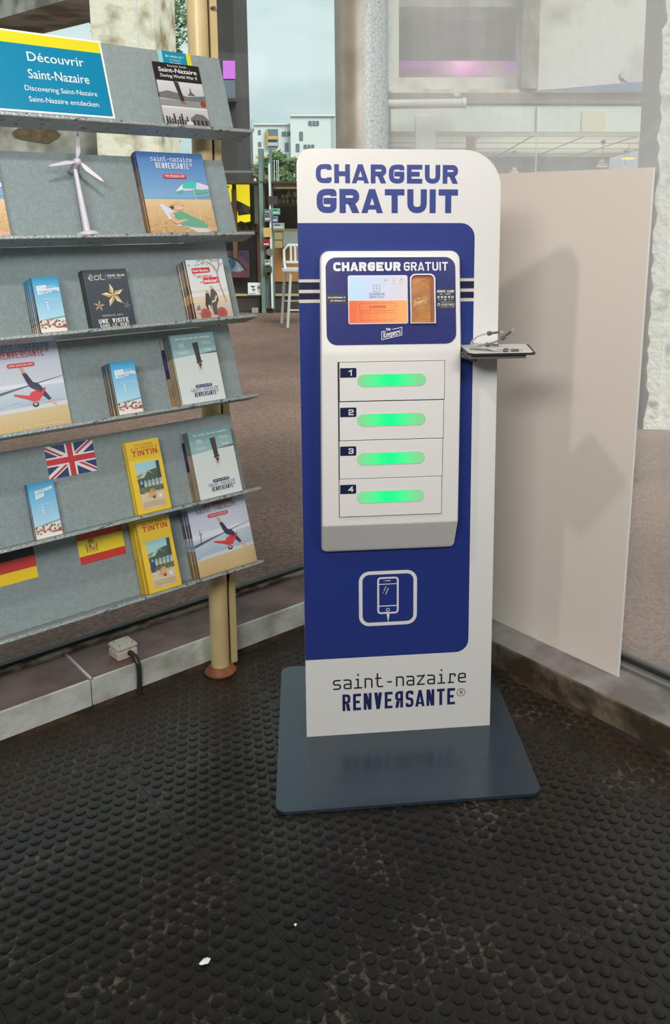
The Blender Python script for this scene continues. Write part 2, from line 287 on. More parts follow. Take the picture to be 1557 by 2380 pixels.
class Print:                                         # flat printed artwork in metres: u to the right, v up, facing -y
    def __init__(s, eps=.00025): s.p = []; s.eps = eps; s.l = 1
    def poly(s, pts, c, c2=None):                    # c2: colour at the bottom (printed blend)
        s.p.append(([tuple(q) for q in pts], c, c2, s.l)); return s
    def rect(s, x0,z0,x1,z1,c,c2=None): return s.poly([(x0,z0),(x1,z0),(x1,z1),(x0,z1)],c,c2)
    def rr(s, x0,z0,x1,z1,r,c,c2=None): return s.poly(rrect(x0,z0,x1,z1,r),c,c2)
    def ell(s, cx,cz,rx,rz,c,n=16,c2=None): return s.poly([(cx+rx*cos(2*pi*k/n),cz+rz*sin(2*pi*k/n)) for k in range(n)],c,c2)
    def line(s, pts, t, c):
        for q in stroke(pts,t): s.poly(q,c)
        return s
    def ring(s, x0,z0,x1,z1,r,t,c):
        q = rrect(x0,z0,x1,z1,r); return s.line(q+[q[0]], t, c)
    def up(s, k=1): s.l += k; return s
    def text(s, txt, x0, z0, W, h, t, c, gap=.28, rnd=.3, slant=0., rise=0., space=1.0):   # fits the line into width W; rise = slope of the baseline
        gw = []
        for ch in txt:
            if ch==' ': gw.append((None,space)); continue
            mx = max([q[0] for p in gpaths(ch) for q in p] or [4]); gw.append((ch, 0 if ch=='I' else 1))
        n = len(txt); den = sum(k2 for k,k2 in gw)
        fixed = sum(t for k,k2 in gw if k and k2==0)
        cw = (W-fixed)/(den+gap*(n-1)); x = x0
        for k,k2 in gw:
            if k is None: x += cw*space+gap*cw; continue
            wd = t if k2==0 else cw; sx = (wd-t)/4; sz = (h-t)/6
            qs = []; m_ = wd/2; q_ = 1.18*t
            v_ = t*.98; o_ = gap*cw*.3
            if k=='A': qs = [[(-o_,0),(v_-o_,0),(m_+.42*t,h),(m_-.5*t,h)],[(wd-v_+o_,0),(wd+o_,0),(m_+.5*t,h),(m_-.42*t,h)],[(wd*.2,h*.15),(wd*.8,h*.15),(wd*.8-.12*t,h*.15+t*.72),(wd*.2+.12*t,h*.15+t*.72)]]
            if k=='V': qs = [[(0,h),(q_,h),(m_+.6*t,0),(m_-.6*t,0)],[(wd-q_,h),(wd,h),(m_+.6*t,0),(m_-.6*t,0)]]
            if k=='N': qs = [[(0,0),(t,0),(t,h),(0,h)],[(wd-t,0),(wd,0),(wd,h),(wd-t,h)],[(0,h),(q_,h),(wd,0),(wd-q_,0)]]
            if k in 'RЯ': qs = [[(wd*.42,h*.42),(wd*.42+q_,h*.42),(wd,0),(wd-q_,0)]]
            if k=='Я': qs = [[(wd-a,b) for a,b in q] for q in qs]
            for q in qs: s.poly([(x+a, z0+b+rise*(x+a-x0)) for a,b in q], c)
            for p in gpaths(k):
                if k in 'AVN' or (k in 'RЯ' and len(p)==2): continue
                pts = []
                for i,(a,b,r) in enumerate(p):
                    A = Vector((t/2+a*sx, t/2+b*sz))
                    if r and 0<i<len(p)-1:
                        B = Vector((t/2+p[i-1][0]*sx, t/2+p[i-1][1]*sz)); D = Vector((t/2+p[i+1][0]*sx, t/2+p[i+1][1]*sz))
                        rad = min(rnd*min(cw,h), (A-B).length*.5, (D-A).length*.5)
                        u1 = (B-A).normalized()*rad; u2 = (D-A).normalized()*rad
                        for q in (0,.25,.5,.75,1): pts.append(A+u1*(1-q)**2+u2*q**2)
                    else: pts.append(A)
                runs = [[pts[0]]]                      # sharp corners are cut into separate square-ended strokes
                for i in range(1,len(pts)):
                    runs[-1].append(pts[i])
                    if i<len(pts)-1:
                        a,b = (pts[i]-pts[i-1]).normalized(),(pts[i+1]-pts[i]).normalized()
                        if a.dot(b)<-.35: runs.append([pts[i]])
                zl = -2. if min(b for a,b,r in p)<0 else 0.
                for rn in runs:
                    if (rn[0]-rn[-1]).length>1e-6 or len(rn)<4:
                        e0 = (rn[0]-rn[1]).normalized()*t; e1 = (rn[-1]-rn[-2]).normalized()*t
                        f0 = t*.5 if min(abs(e0.x),abs(e0.y))<t*.05 else t; f1 = t*.5 if min(abs(e1.x),abs(e1.y))<t*.05 else t
                        if k in 'SCGs' and f0==t*.5: f0 = t*.2
                        if k in 'SCs' and f1==t*.5: f1 = t*.2
                        rn = [rn[0]+e0/t*f0]+rn[1:-1]+[rn[-1]+e1/t*f1]
                    for q in stroke(rn,t):
                        for ax,lim,sg in ((0,0,1),(0,wd,-1),(1,zl,1),(1,h*(1.25 if k in 'ÉéÎi' else 1.),-1)):
                            r_ = []
                            for i in range(len(q)):
                                a,b = q[i-1],q[i]; da,db = sg*(a[ax]-lim),sg*(b[ax]-lim)
                                if (da<0)!=(db<0): r_.append(a+(b-a)*(da/(da-db)))
                                if db>=0: r_.append(b)
                            q = r_
                            if len(q)<3: break
                        if len(q)>=3: s.poly([(x+v.x+slant*v.y, z0+v.y+rise*(x+v.x-x0)) for v in q], c)
            x += wd+gap*cw
        return s
    def ftext(s, txt, cx, z0, size, c, bold=0., W=None):        # built-in font, centred on cx
        cu = bpy.data.curves.new('tmp','FONT'); cu.body = txt; cu.size = size; cu.offset = bold*size; cu.resolution_u = 3
        o = bpy.data.objects.new('tmp',cu); col.objects.link(o); dg = bpy.context.evaluated_depsgraph_get(); me = o.evaluated_get(dg).to_mesh()
        xs = [v.co.x for v in me.vertices]
        if xs:
            a,b = min(xs),max(xs); k = (W/(b-a)) if W else 1
            for p in me.polygons: s.poly([(cx+(me.vertices[i].co.x-(a+b)/2)*k, z0+me.vertices[i].co.y) for i in p.vertices], c)
        o.evaluated_get(dg).to_mesh_clear(); bpy.data.objects.remove(o); bpy.data.curves.remove(cu); return s
    def map(s, fn): s.p = [([fn(*q) for q in pts],c,c2,l) for pts,c,c2,l in s.p]; return s
    def clip(s, x0, z0, x1, z1):                     # keep what lies on the sheet
        out = []
        for pts,c,c2,l in s.p:
            q = [Vector(p) for p in pts]; zs0 = [p[1] for p in pts]
            for ax,lim,sg in ((0,x0,1),(0,x1,-1),(1,z0,1),(1,z1,-1)):
                r = []
                for i in range(len(q)):
                    a,b = q[i-1],q[i]; da,db = sg*(a[ax]-lim),sg*(b[ax]-lim)
                    if (da<0)!=(db<0): r.append(a+(b-a)*(da/(da-db)))
                    if db>=0: r.append(b)
                q = r
                if len(q)<3: break
            if len(q)>=3: out.append(([tuple(p) for p in q],c,c2,l))
        s.p = out; return s
    def build(s, name, parent=None, y=0., T=None, m='print'):
        vs = []; fs = []; cs = []
        for pts,c,c2,l in s.p:
            b = len(vs); zs = [q[1] for q in pts]; a0,a1 = min(zs),max(zs)
            P3 = [Vector((q[0], y-(l+.07*(len(fs)%11))*s.eps, q[1])) for q in pts]
            vs += [tuple(T@q) if T else tuple(q) for q in P3]
            ar = sum(pts[i-1][0]*pts[i][1]-pts[i][0]*pts[i-1][1] for i in range(len(pts)))
            idx = list(range(b,b+len(pts)));  z = list(zs)
            if ar<0: idx.reverse(); z.reverse()
            fs.append(idx)
            for q in z:
                k = (q-a0)/(a1-a0) if a1>a0 else 1
                cc = c if c2 is None else tuple(c[i]*k+c2[i]*(1-k) for i in range(3)); cs += [*cc,1.]
        me = bpy.data.meshes.new(name); me.from_pydata(vs,[],fs); me.update()
        at = me.color_attributes.new('Col','FLOAT_COLOR','CORNER'); at.data.foreach_set('color', cs); me.materials.append(M[m] if isinstance(m,str) else m)
        return link(name, me, parent)
WH = rgb(228,230,232); 

# ------------------------------------------------------------------ room shell
fl = struct('floor', box(-2.6,2.0,-2.6,2.4,-.1,-.0075), M['rub'])
TS = .475; studs = MB(); nx = 14; ny = 16
for j in range(ny):
    for i in range(nx if j%2==0 else nx-1):
        x = (i+.5+(.5 if j%2 else 0))*TS/nx; y = (j+.5)*TS/ny; seg = 12; vs = []
        for r,z in ((.0128,-.0031),(.0120,-.0009),(.0104,-.0005)): vs += [(x+r*cos(2*pi*k/seg),y+r*sin(2*pi*k/seg),z) for k in range(seg)]
        fs = [tuple(range(24,36))]+[(a*12+k,a*12+(k+1)%12,a*12+12+(k+1)%12,a*12+12+k) for a in (0,1) for k in range(12)]
        studs.add(vs,fs)
sd = studs.data('studs', M['rub'], True); td = MB().bbox(.0003,TS-.0003,.0003,TS-.0003,-.0074,-.003,.0005).data('rubber_tile', M['rub'])
kx = [.379-TS*2+TS*i for i in range(6)]; ky = [1.58-TS*4+TS*j for j in range(6)]
for x in kx:
    for y in ky:
        x1 = x
        if x >= 1.969-.02 or y >= 2.37-.02: continue
        tl = link('rubber_tile', td, fl); tl.location = (x,y,0)
        st = link('studs', sd, tl); st['kind'] = 'stuff'
GX, GY, ZC = 2.176, 2.60, 2.62
def kerb(name, x0,x1,y0,y1,h,face,mt,mf,cuts,axis):
    root = MB(); root.box(x0,x1,y0,y1,-.1,h-.03); o = struct(name, root, M['frame'])
    for a,b in zip(cuts[:-1],cuts[1:]):
        m = MB(); q = (a+.001,b-.001,y0-.004,y1,-.03,h) if axis=='x' else (x0-.004,x1,a+.001,b-.001,-.03,h)
        m.bbox(*q, .004); me = m.data('kerb_block', [mf,mt])
        for p in me.polygons: p.material_index = 1 if p.normal.z>.8 else 0
        link('kerb_block', me, o)
    return o
kl_ = kerb('trim_1', -2.6,2.06,2.374,GY+.04,.0925,'y',M['kerb_top'],M['kerb_front'],[-2.6,-.4,.908,2.06],'x')
MB().box(-2.6,2.06,GY-.035,GY-.012,.09,.101).build('sealant_strip', M['sealant'], kl_)
kr_ = kerb('trim_2', 1.973,GX+.04,-2.6,2.374,.0873,'x',M['sill_top'],M['sill_front'],[-2.6,-.9,2.374],'y')
MB().box(2.06,GX+.04,2.374,GY+.04,-.03,.09).build('corner_block', M['kerb_front'], kl_)
E_ = mat('caked_brown_dirt', rgb(66,50,36), .9, c2=rgb(36,28,20), vscale=14, bump=.5, bscale=60)
MB().prism([(2.371,-.003),(2.371,.009),(2.356,-.003)],-2.6,1.97,'x').build('dirt_line', E_, kl_)
MB().prism([(1.970,-.003),(1.970,.009),(1.955,-.003)],-2.6,2.371,'y').build('dirt_line', E_, kr_)
# glass walls
def window(n, pane, frame, mat):
    o = struct('window_%d'%n, frame, M['frame']); pane.build('pane', mat, o); return o
fr = box(-2.6,1.245,GY-.012,GY+.012,.0925,.112).box(-2.6,1.245,GY-.02,GY+.02,ZC-.04,ZC)
window(1, box(-2.6,1.262,GY-.004,GY+.004,.11,ZC-.04), fr, M['glass'])
fr = box(1.245,1.99,GY-.012,GY+.012,.0925,.112).box(1.245,1.99,GY-.02,GY+.02,ZC-.04,ZC)
window(2, box(1.266,2.062,GY-.004,GY+.004,.11,ZC-.04), fr, M['glass'])
fr = box(GX-.014,GX+.014,-2.6,2.46,.0873,.112).box(GX-.02,GX+.02,-2.6,2.46,ZC-.04,ZC)
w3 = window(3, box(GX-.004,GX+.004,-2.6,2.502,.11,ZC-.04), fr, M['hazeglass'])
box(GX-.045,GX-.016,-2.6,2.40,.0873,.099).build('track', M['alu'], w3)
struct('ceiling', box(-2.7,GX+.3,-2.7,GY+.3,ZC,ZC+.15), M['ceil'])
struct('wall_back', box(-2.7,GX+.1,-2.75,-2.6,-.1,ZC), M['backwall'])
struct('wall_side', box(-2.75,-2.6,-2.7,GY+.1,-.1,ZC), M['backwall'])
def column_mat():
    m = mat('crackled_zinc_lit_side', rgb(176,184,184), .42, metal=.15, bump=0); t = m.node_tree; b = t.nodes['Principled BSDF']; ge = N(t,'TexCoord')
    v = N(t,'TexVoronoi'); v.feature = 'DISTANCE_TO_EDGE'; v.inputs['Scale'].default_value = 62; wn = N(t,'TexNoise'); wn.inputs['Scale'].default_value = 30
    mxv = N(t,'Mix', data_type='VECTOR'); mxv.inputs['Factor'].default_value = .02; t.links.new(ge.outputs['Object'], mxv.inputs['A']); t.links.new(wn.outputs['Color'], mxv.inputs['B']); t.links.new(ge.outputs['Object'], wn.inputs['Vector'])
    t.links.new(mxv.outputs['Result'], v.inputs['Vector'])
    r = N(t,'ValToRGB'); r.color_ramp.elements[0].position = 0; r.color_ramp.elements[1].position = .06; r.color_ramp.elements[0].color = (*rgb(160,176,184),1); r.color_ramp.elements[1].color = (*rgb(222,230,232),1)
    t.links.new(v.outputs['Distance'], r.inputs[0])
    n = N(t,'TexNoise'); n.inputs['Scale'].default_value = 7; n.inputs['Detail'].default_value = 6; r2 = N(t,'ValToRGB'); r2.color_ramp.elements[0].position = .35; r2.color_ramp.elements[1].position = .65
    r2.color_ramp.elements[0].color = (*rgb(150,142,130),1); r2.color_ramp.elements[1].color = (*rgb(178,172,160),1); t.links.new(ge.outputs['Object'], n.inputs['Vector']); t.links.new(n.outputs[0], r2.inputs[0])
    sp_ = N(t,'SeparateXYZ'); t.links.new(ge.outputs['Object'], sp_.inputs[0]); mr = N(t,'MapRange'); mr.inputs['From Min'].default_value = -.005; mr.inputs['From Max'].default_value = .03; t.links.new(sp_.outputs[0], mr.inputs['Value'])  # crackle kept to the lit right side, that light painted in as paler colour
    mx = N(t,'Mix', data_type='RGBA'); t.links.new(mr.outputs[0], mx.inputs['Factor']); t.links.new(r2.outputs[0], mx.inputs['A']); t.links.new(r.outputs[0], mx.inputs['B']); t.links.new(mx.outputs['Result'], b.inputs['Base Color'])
    return m
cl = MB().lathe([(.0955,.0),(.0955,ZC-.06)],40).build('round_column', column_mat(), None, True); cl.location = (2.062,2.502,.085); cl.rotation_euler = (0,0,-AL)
cl['label'] = 'thick round grey column with a crackled zinc side painted pale as lit in the glass corner'; cl['category'] = 'column'
cc = MB().lathe([(.115,0),(.115,.012),(.1,.02)],40); 

# poles
def pole(x, label, cat='pole'):
    o = empty('steel_pole', (x,2.300,0), 0, label, cat)
    MB().lathe([(.029,.012),(.029,ZC-.001)],28).build('tube', M['cream'], o, True)
    m = MB().box(.034,.056,-.012,.012,.02,1.2).box(.034,.056,-.012,.012,1.2,ZC-.001)
    m.build('side_rail', M['cream'], o)
    MB().lathe([(.048,-.0),(.05,.006),(.036,.022),(.030,.024)],28).build('base_ring', M['rust'], o, True)
    MB().tube([(.040,-.012,2.02),(.040,-.026,2.02)],.005,10).build('bolt', M['greyplastic'], o)
    MB().box(.028,.035,-.006,.006,.02,ZC-.01).tube([(.031,-.012,.30),(.034,-.016,.34),(.031,-.012,.40)],[.002,.005,.002],8).build('rubber_gasket', M['black'], o)
    return o
pole(1.297, 'cream painted steel pole with an orange base ring beside the brochure rack')
pole(.42, 'cream painted steel pole holding the left end of the brochure rack')

# ------------------------------------------------------------------ brochure rack
TH = math.atan2(.07,.205); SH = 2.12; DEP = .065; XE = 1.343; X0 = .40
zf = {1:1.678,2:1.3983,3:1.1644,4:.9315,5:.6488,6:.4189}
BN = Vector((0,-cos(TH),sin(TH))); BY = Vector((0,sin(TH),cos(TH)))
def org(k): return Vector((0,SH,zf[k]))-BN*DEP
RK = empty('brochure_rack', (X0,2.25,0), 0, 'grey hammered metal brochure rack of six slanted shelves fixed to the cream poles', 'rack')
def place_local(o, k, x, parent):                    # child of the rack, in board coordinates
    o.parent = parent; o.location = org(k)+Vector((x,0,0))-Vector((X0,2.25,0)); o.rotation_euler = (-TH,0,0)
for k in range(1,7):
    BL_ = {1:.236,2:.233,3:.233,4:.222,5:.236,6:.225}[k]
    b = MB().bbox(0,XE-X0-.006,0,.0022,0,BL_,.0009).data('display_board', M['hammer']); b = link('display_board', b); place_local(b,k,X0,RK)
    s = MB().bbox(0,XE-X0+.01,-DEP,.002,-.010,-.0004,.0014).data('shelf', M['shelfm']); s = link('shelf', s); place_local(s,k,X0,RK)
    for xx in (.02,.877): 
        q = box(xx+X0-.012,xx+X0+.012,2.2,2.2525,zf[k]-.03,zf[k]+.03); q = box(-.01,.01,.0024,.0024+.018+(0.02),.02,.06).data('bracket',M['greyplastic']); q = link('bracket',q); place_local(q,k,X0+xx,RK)
def slot(k, x, out=0., rz=0.):                       # location, rotation for what stands on shelf k, 'out' metres before the board
    L = org(k)+Vector((x,0,0))+BN*out+BY*.0004
    return L
def leaf_mesh(w,h,t,side,name='leaflet'):            # thin booklet: white cover, page edges coloured down the left side
    n = len(side); vs = []; fs = []; cs = []
    zz = [h*i/n for i in range(n+1)]
    for z in zz: vs += [(0,0,z),(w,0,z),(w,t,z),(0,t,z)]
    fc = []
    for i in range(n):
        a = i*4; c = side[n-1-i]
        fs += [(a,a+1,a+5,a+4),(a+1,a+2,a+6,a+5),(a+2,a+3,a+7,a+6),(a+3,a,a+4,a+7)]; fc += [c,rgb(225,225,222),rgb(225,225,222),c]
    fs += [(3,2,1,0),(n*4,n*4+1,n*4+2,n*4+3)]; fc += [side[-1],side[0]]
    me = bpy.data.meshes.new(name); me.from_pydata(vs,[],fs); me.update()
    at = me.color_attributes.new('Col','FLOAT_COLOR','CORNER'); 
    for f,c in zip(fs,fc): cs += [*c,1.]*4
    at.data.foreach_set('color',cs); me.materials.append(M['print']); return me
def booklet(name, k, x, w, h, t, T, n, side, art, label, cat, group, back_label, lean=0., jit=.0015, drift=0., base=0.):
    # front copy with its printed cover, n-1 copies behind it down to the board
    th = (T-base)/n*.93; ordn = ['','second','third','fourth','fifth','sixth','seventh','eighth','ninth','tenth','eleventh']
    if art: art.clip(.0003,.0003,w-.0003,h-.0003)
    me = leaf_mesh(w,h,th,side,name)
    front = link(name, me); front.location = slot(k,x,T); front.rotation_euler = (-TH+lean,0,0)
    tag(front,label,cat,group)
    pr = None
    if art: pr = art.build('cover_print', front, 0)
    for i in range(1,n):
        c = front.copy(); col.objects.link(c); c.location = slot(k, x+random.uniform(-jit,jit)+drift*i, base+(T-base)*(1-i/n)); c.rotation_euler = (-TH,0,0)
        c['label'] = back_label % ordn[i] if '%s' in back_label else back_label
        if pr:
            q = pr.copy(); q.parent = c; col.objects.link(q)
            q.scale = (1,.1,1)
    return front
# ---- artwork
def st_nazaire(p, x, z, W, h, c1, c2, t1=.0011, t2=.0018):
    t1 *= .8; t2 *= .72       # two-line wordmark, baseline of the lower line at z
    p.text('saint-nazaire', x, z+h*1.22, W, h*.95, t1, c1, gap=.34, rnd=.35)
    p.text('RENVEЯSANTE', x+W*.10, z, W*.80, h, t2, c2, gap=.34, rnd=.32)
    cx = x+W*.955; cz = z+h*.78; r = h*.24; p.line([(cx+r*cos(a*pi/8),cz+r*sin(a*pi/8)) for a in range(17)], t1*.6, c1)
    p.text('Я', cx-r*.4, cz-r*.5, r*.8, r, t1*.55, c1)
def art_beach(w,h):
    p = Print(); p.rect(0,0,w,h,rgb(74,122,190),rgb(160,205,225)); p.up(); H = h*.445
    p.rect(0,0,w,H,rgb(222,196,152),rgb(190,150,98)); p.rect(0,H-.002,w,H+.004,rgb(120,170,200)); p.up()
    rnd = random.Random(3)
    for _ in range(150):
        z = rnd.random()**1.3*H*.9; x = rnd.random()*w; s = .004*(1.2-z/H); p.ell(x,z,s,s*.3,rnd.choice([rgb(176,134,84),rgb(226,200,158),rgb(160,122,78)]),6)
    p.up(); U = lambda a,b:(a*w,b*h)
    p.poly([U(.86,.47),U(1,.485),U(1,.46),U(.7,.455)],rgb(120,150,180)); p.up()
    p.poly([U(.47,.53),U(.60,.62),U(.75,.655),U(.86,.64),U(1.1,.58),U(.95,.56)],rgb(214,214,232)); p.up()
    p.poly([U(.58,.565),U(.62,.64),U(.74,.66),U(.82,.645),U(.80,.57)],rgb(70,196,192)); p.poly([U(.47,.525),U(.60,.555),U(.57,.50)],rgb(90,180,150)); p.poly([U(.74,.565),U(.93,.555),U(.97,.52),U(.76,.50)],rgb(96,178,152)); p.poly([U(.47,.53),U(.52,.545),U(.60,.61),U(.59,.56)],rgb(232,240,240)); p.up()
    p.line([U(.75,.57),U(.78,.14)],.0018,rgb(220,210,196)); p.up()
    p.poly([U(.19,.375),U(.25,.375),U(.42,.27),U(.36,.20),U(.30,.19)],rgb(214,216,238)); p.poly([U(.36,.12),U(.55,.10),U(.72,.02),U(.98,.06),U(.80,.12),U(.5,.155)],rgb(216,206,200)); p.up()
    p.poly([U(.36,.27),U(.50,.295),U(.60,.25),U(.78,.18),U(.88,.115),U(.86,.085),U(.62,.10),U(.46,.12),U(.42,.20)],rgb(104,172,142)); p.up()
    p.poly([U(.32,.27),U(.36,.275),U(.38,.18),U(.58,.20),U(.56,.185),U(.40,.14),U(.34,.17)],rgb(222,180,156)); p.poly([U(.86,.115),U(.97,.085),U(1.0,.115),U(.99,.05),U(.9,.055),U(.84,.085)],rgb(214,168,146)); p.up()
    p.ell(w*.47,h*.335,w*.07,h*.034,rgb(222,188,160)); p.up(); p.poly([U(.33,.365),U(.56,.36),U(.54,.38),U(.50,.41),U(.41,.405),U(.40,.375)],rgb(206,180,140)); p.poly([U(.33,.35),U(.38,.31),U(.40,.35)],rgb(70,50,44)); p.up()
    st_nazaire(p, w*.19, h*.80, w*.62, .0165, WH, WH, .0022, .0031)
    p.rr(w*.33,h*.685,w*.68,h*.735,h*.02,rgb(212,62,72)); p.up(); p.text('Guide Hébergements 2019',w*.36,h*.706,w*.29,.0046,.0008,WH,gap=.3); p.rect(w*.37,h*.695,w*.64,h*.698,WH)
    return p
def art_cartwheel(w,h,top='saint',left_ext=False):
    p = Print(); U = lambda a,b:(a*w,b*h)
    p.rect(0,h*.42,w,h,rgb(196,206,232),rgb(222,230,240)); p.rect(0,h*.20,w,h*.46,rgb(190,206,220),rgb(168,188,206)); p.rect(0,0,w,h*.22,rgb(206,190,150),rgb(196,168,116)); p.up()
    p.poly([U(0,.40),U(.55,.475),U(1,.535),U(1,.53),U(.5,.455),U(0,.365)],rgb(92,98,108)); p.poly([U(.1,.24),U(1,.27),U(1,.225),U(0,.20)],rgb(206,212,214)); p.up()
    for a in range(8): p.rect(w*(.1+.1*a),h*(.27+.015*(a%3)),w*(.2+.11*a),h*(.274+.015*(a%3)),rgb(150,170,192))
    p.up()
    D = rgb(58,62,84); RD = rgb(214,66,74); SK = rgb(216,172,152)
    p.poly([U(.48,.60),U(.535,.60),U(.60,.50),U(.66,.485),U(.70,.44),U(.80,.30),U(.77,.285),U(.68,.36),U(.60,.42),U(.55,.45),U(.52,.50)],D)
    p.poly([U(.48,.60),U(.53,.60),U(.50,.66),U(.42,.685),U(.46,.655)],SK); p.poly([U(.79,.305),U(.86,.235),U(.85,.22),U(.76,.285)],SK); p.up()
    p.poly([U(.56,.44),U(.66,.405),U(.68,.36),U(.65,.315),U(.57,.315),U(.54,.36),U(.34,.395),U(.33,.38),U(.42,.35),U(.50,.325),U(.56,.30),U(.64,.30),U(.70,.36),U(.75,.42),U(.73,.43),U(.68,.385)],RD); p.ell(w*.60,h*.355,w*.075,h*.05,RD); p.up()
    p.ell(w*.585,h*.265,w*.04,h*.027,rgb(66,44,40)); p.up(); p.ell(w*.585,h*.27,w*.024,h*.014,SK); p.up()
    p.line([U(.12,.40),U(.14,.52)],.002,rgb(90,92,98)); p.line([U(.10,.52),U(.17,.525)],.0012,rgb(90,92,98)); p.line([U(.135,.52),U(.13,.57)],.0012,rgb(90,92,98)); p.up()
    if top=='saint': st_nazaire(p, w*.16, h*.765, w*.72, .0175, rgb(110,96,128), rgb(214,84,96), .0015, .0026); b = 'Guide Touristique 2019'
    else:
        p.text('STUNNING',w*.27,h*.835,w*.50,.019,.0028,rgb(200,66,76),gap=.3); p.ring(w*.80,h*.905,w*.83,h*.928,.002,.0007,rgb(120,100,120))
        p.text('saint-nazaire',w*.13,h*.77,w*.68,.0165,.0015,rgb(112,100,124),gap=.3,rnd=.35); b = "Visitor's guide 2019"
    z = h*.69 if top!='saint' else h*.665
    p.rr(w*.31,z,w*.66,z+h*.045,h*.02,rgb(218,84,90)); p.up(); p.text(b,w*.34,z+h*.015,w*.29,.0042,.0008,WH)
    for i in range(3): p.rect(w*(.34+.05*i),h*.04,w*(.355+.05*i),h*.05,WH)
    p.text('saint-nazaire-tourisme.com',w*.52,h*.043,w*.36,.003,.0006,WH)
    return p
def art_map(w,h,eng=False):
    p = Print(); U = lambda a,b:(a*w,b*h)
    p.rect(0,h*.82,w,h,rgb(34,140,186),rgb(90,178,222)); p.rect(0,h*.24,w,h*.82,rgb(90,178,222),rgb(172,214,236)); p.rect(0,0,w,h*.24,rgb(226,222,214),rgb(232,226,216)); p.up()
    p.poly([U(0,.22),U(.4,.25),U(1,.285),U(1,.26),U(.5,.225)],rgb(112,168,172)); p.up()
    rnd = random.Random(5)
    for _ in range(46):
        x = rnd.random()*.95; z = .06+rnd.random()*.15; c = rnd.choice([rgb(176,92,84),rgb(120,126,124),rgb(86,80,82),rgb(206,190,176),rgb(190,120,104),rgb(84,98,84)])
        p.poly([U(x,z),U(x+.07,z+.004),U(x+.09,z+.022),U(x+.04,z+.034),U(x-.01,z+.018)],c); 
    p.poly([U(.62,.07),U(.95,.075),U(1,.13),U(.8,.10)],rgb(170,72,70)); p.up()
    WB = rgb(226,234,238)
    if eng:
        p.poly([U(.22,.80),U(.88,.84),U(.90,.90),U(.24,.86)],WB); p.poly([U(.22,.70),U(.55,.74),U(.56,.80),U(.24,.79)],WB); p.up(); p.text('TOURISTIC',w*.26,h*.822,w*.58,.0068,.0012,rgb(110,170,205),rise=.09); p.text('MAP',w*.28,h*.745,w*.22,.006,.0011,rgb(170,205,224),rise=.08)
    else:
        p.poly([U(.12,.75),U(.48,.77),U(.50,.85),U(.12,.84)],WB); p.poly([U(.13,.68),U(.96,.735),U(.95,.80),U(.14,.765)],WB); p.up()
        p.text('PLAN',w*.18,h*.775,w*.26,.007,.0012,rgb(170,205,224),rise=.03); p.text('2018',w*.54,h*.79,w*.30,.0068,.0009,rgb(196,222,236),rise=.02); p.text('TOURISTIQUE',w*.18,h*.70,w*.72,.0068,.0012,rgb(90,150,190),rise=.07)
    p.text('www.saint-nazaire-tourisme.com',w*.30,h*.585,w*.6,.0026,.0005,WH)
    for i in range(3): p.ell(w*.42,h*(.535-.05*i),w*.035,w*.035,WH,8); p.rect(w*.5,h*(.533-.05*i),w*.85,h*(.538-.05*i),rgb(190,222,240))
    return p
def pinwheel(p, cx, cz, r, c, cd, rot=0.):
    for k in range(5):
        a = rot+2*pi*k/5; P = lambda q,ang:(cx+r*q*cos(a+ang),cz+r*q*sin(a+ang))
        p.poly([(cx,cz),P(.62,-.45),P(1.1,-.12)],c); p.poly([(cx,cz),P(1.1,-.12),P(.42,.5)],cd)
    p.ell(cx,cz,r*.07,r*.07,rgb(90,80,64),8)
def art_pin(w,h):
    p = Print(); p.rect(0,0,w,h,rgb(72,82,92),rgb(54,62,72)); p.up()
    p.line([(w*.61,h*.5),(w*.62,h*.2)],.0012,rgb(46,52,60)); pinwheel(p,w*.60,h*.56,w*.25,rgb(236,216,168),rgb(186,160,112),.6); p.up(); pinwheel(p,w*.24,h*.40,w*.12,rgb(196,178,138),rgb(140,124,96),.3); pinwheel(p,w*.87,h*.38,w*.09,rgb(128,132,126),rgb(96,104,104),.1)
    p.up(); z = h*.83; W_ = rgb(226,228,224)
    p.line([(w*.14,z+.014),(w*.20,z+.014)],.0011,W_); p.line([(w*.22,z+.010),(w*.15,z+.010),(w*.11,z+.005),(w*.15,z),(w*.22,z)],.0016,W_); p.line([(w*.13,z+.005),(w*.21,z+.005)],.0014,W_)
    p.ring(w*.25,z,w*.35,z+.011,.005,.0016,W_); p.line([(w*.39,z+.014),(w*.39,z),(w*.47,z)],.0016,W_); p.line([(w*.37,z+.011),(w*.39,z+.014),(w*.41,z+.011)],.0011,W_)
    p.line([(w*.50,z-.002),(w*.50,z+.015)],.0004,W_); p.text('CENTRE ÉOLIEN',w*.54,z+.007,w*.40,.0052,.0011,W_); p.text('SAINT-NAZAIRE',w*.54,z+.001,w*.32,.004,.0006,rgb(170,174,172))
    p.text('NOUVEAUTÉ 2019',w*.27,h*.215,w*.46,.0045,.0008,rgb(190,186,170)); p.text('UNE VISITE',w*.16,h*.105,w*.68,.0115,.0023,WH,gap=.3); p.text('DANS LE VENT',w*.18,h*.04,w*.66,.0085,.0015,rgb(222,216,196),gap=.3)
    return p
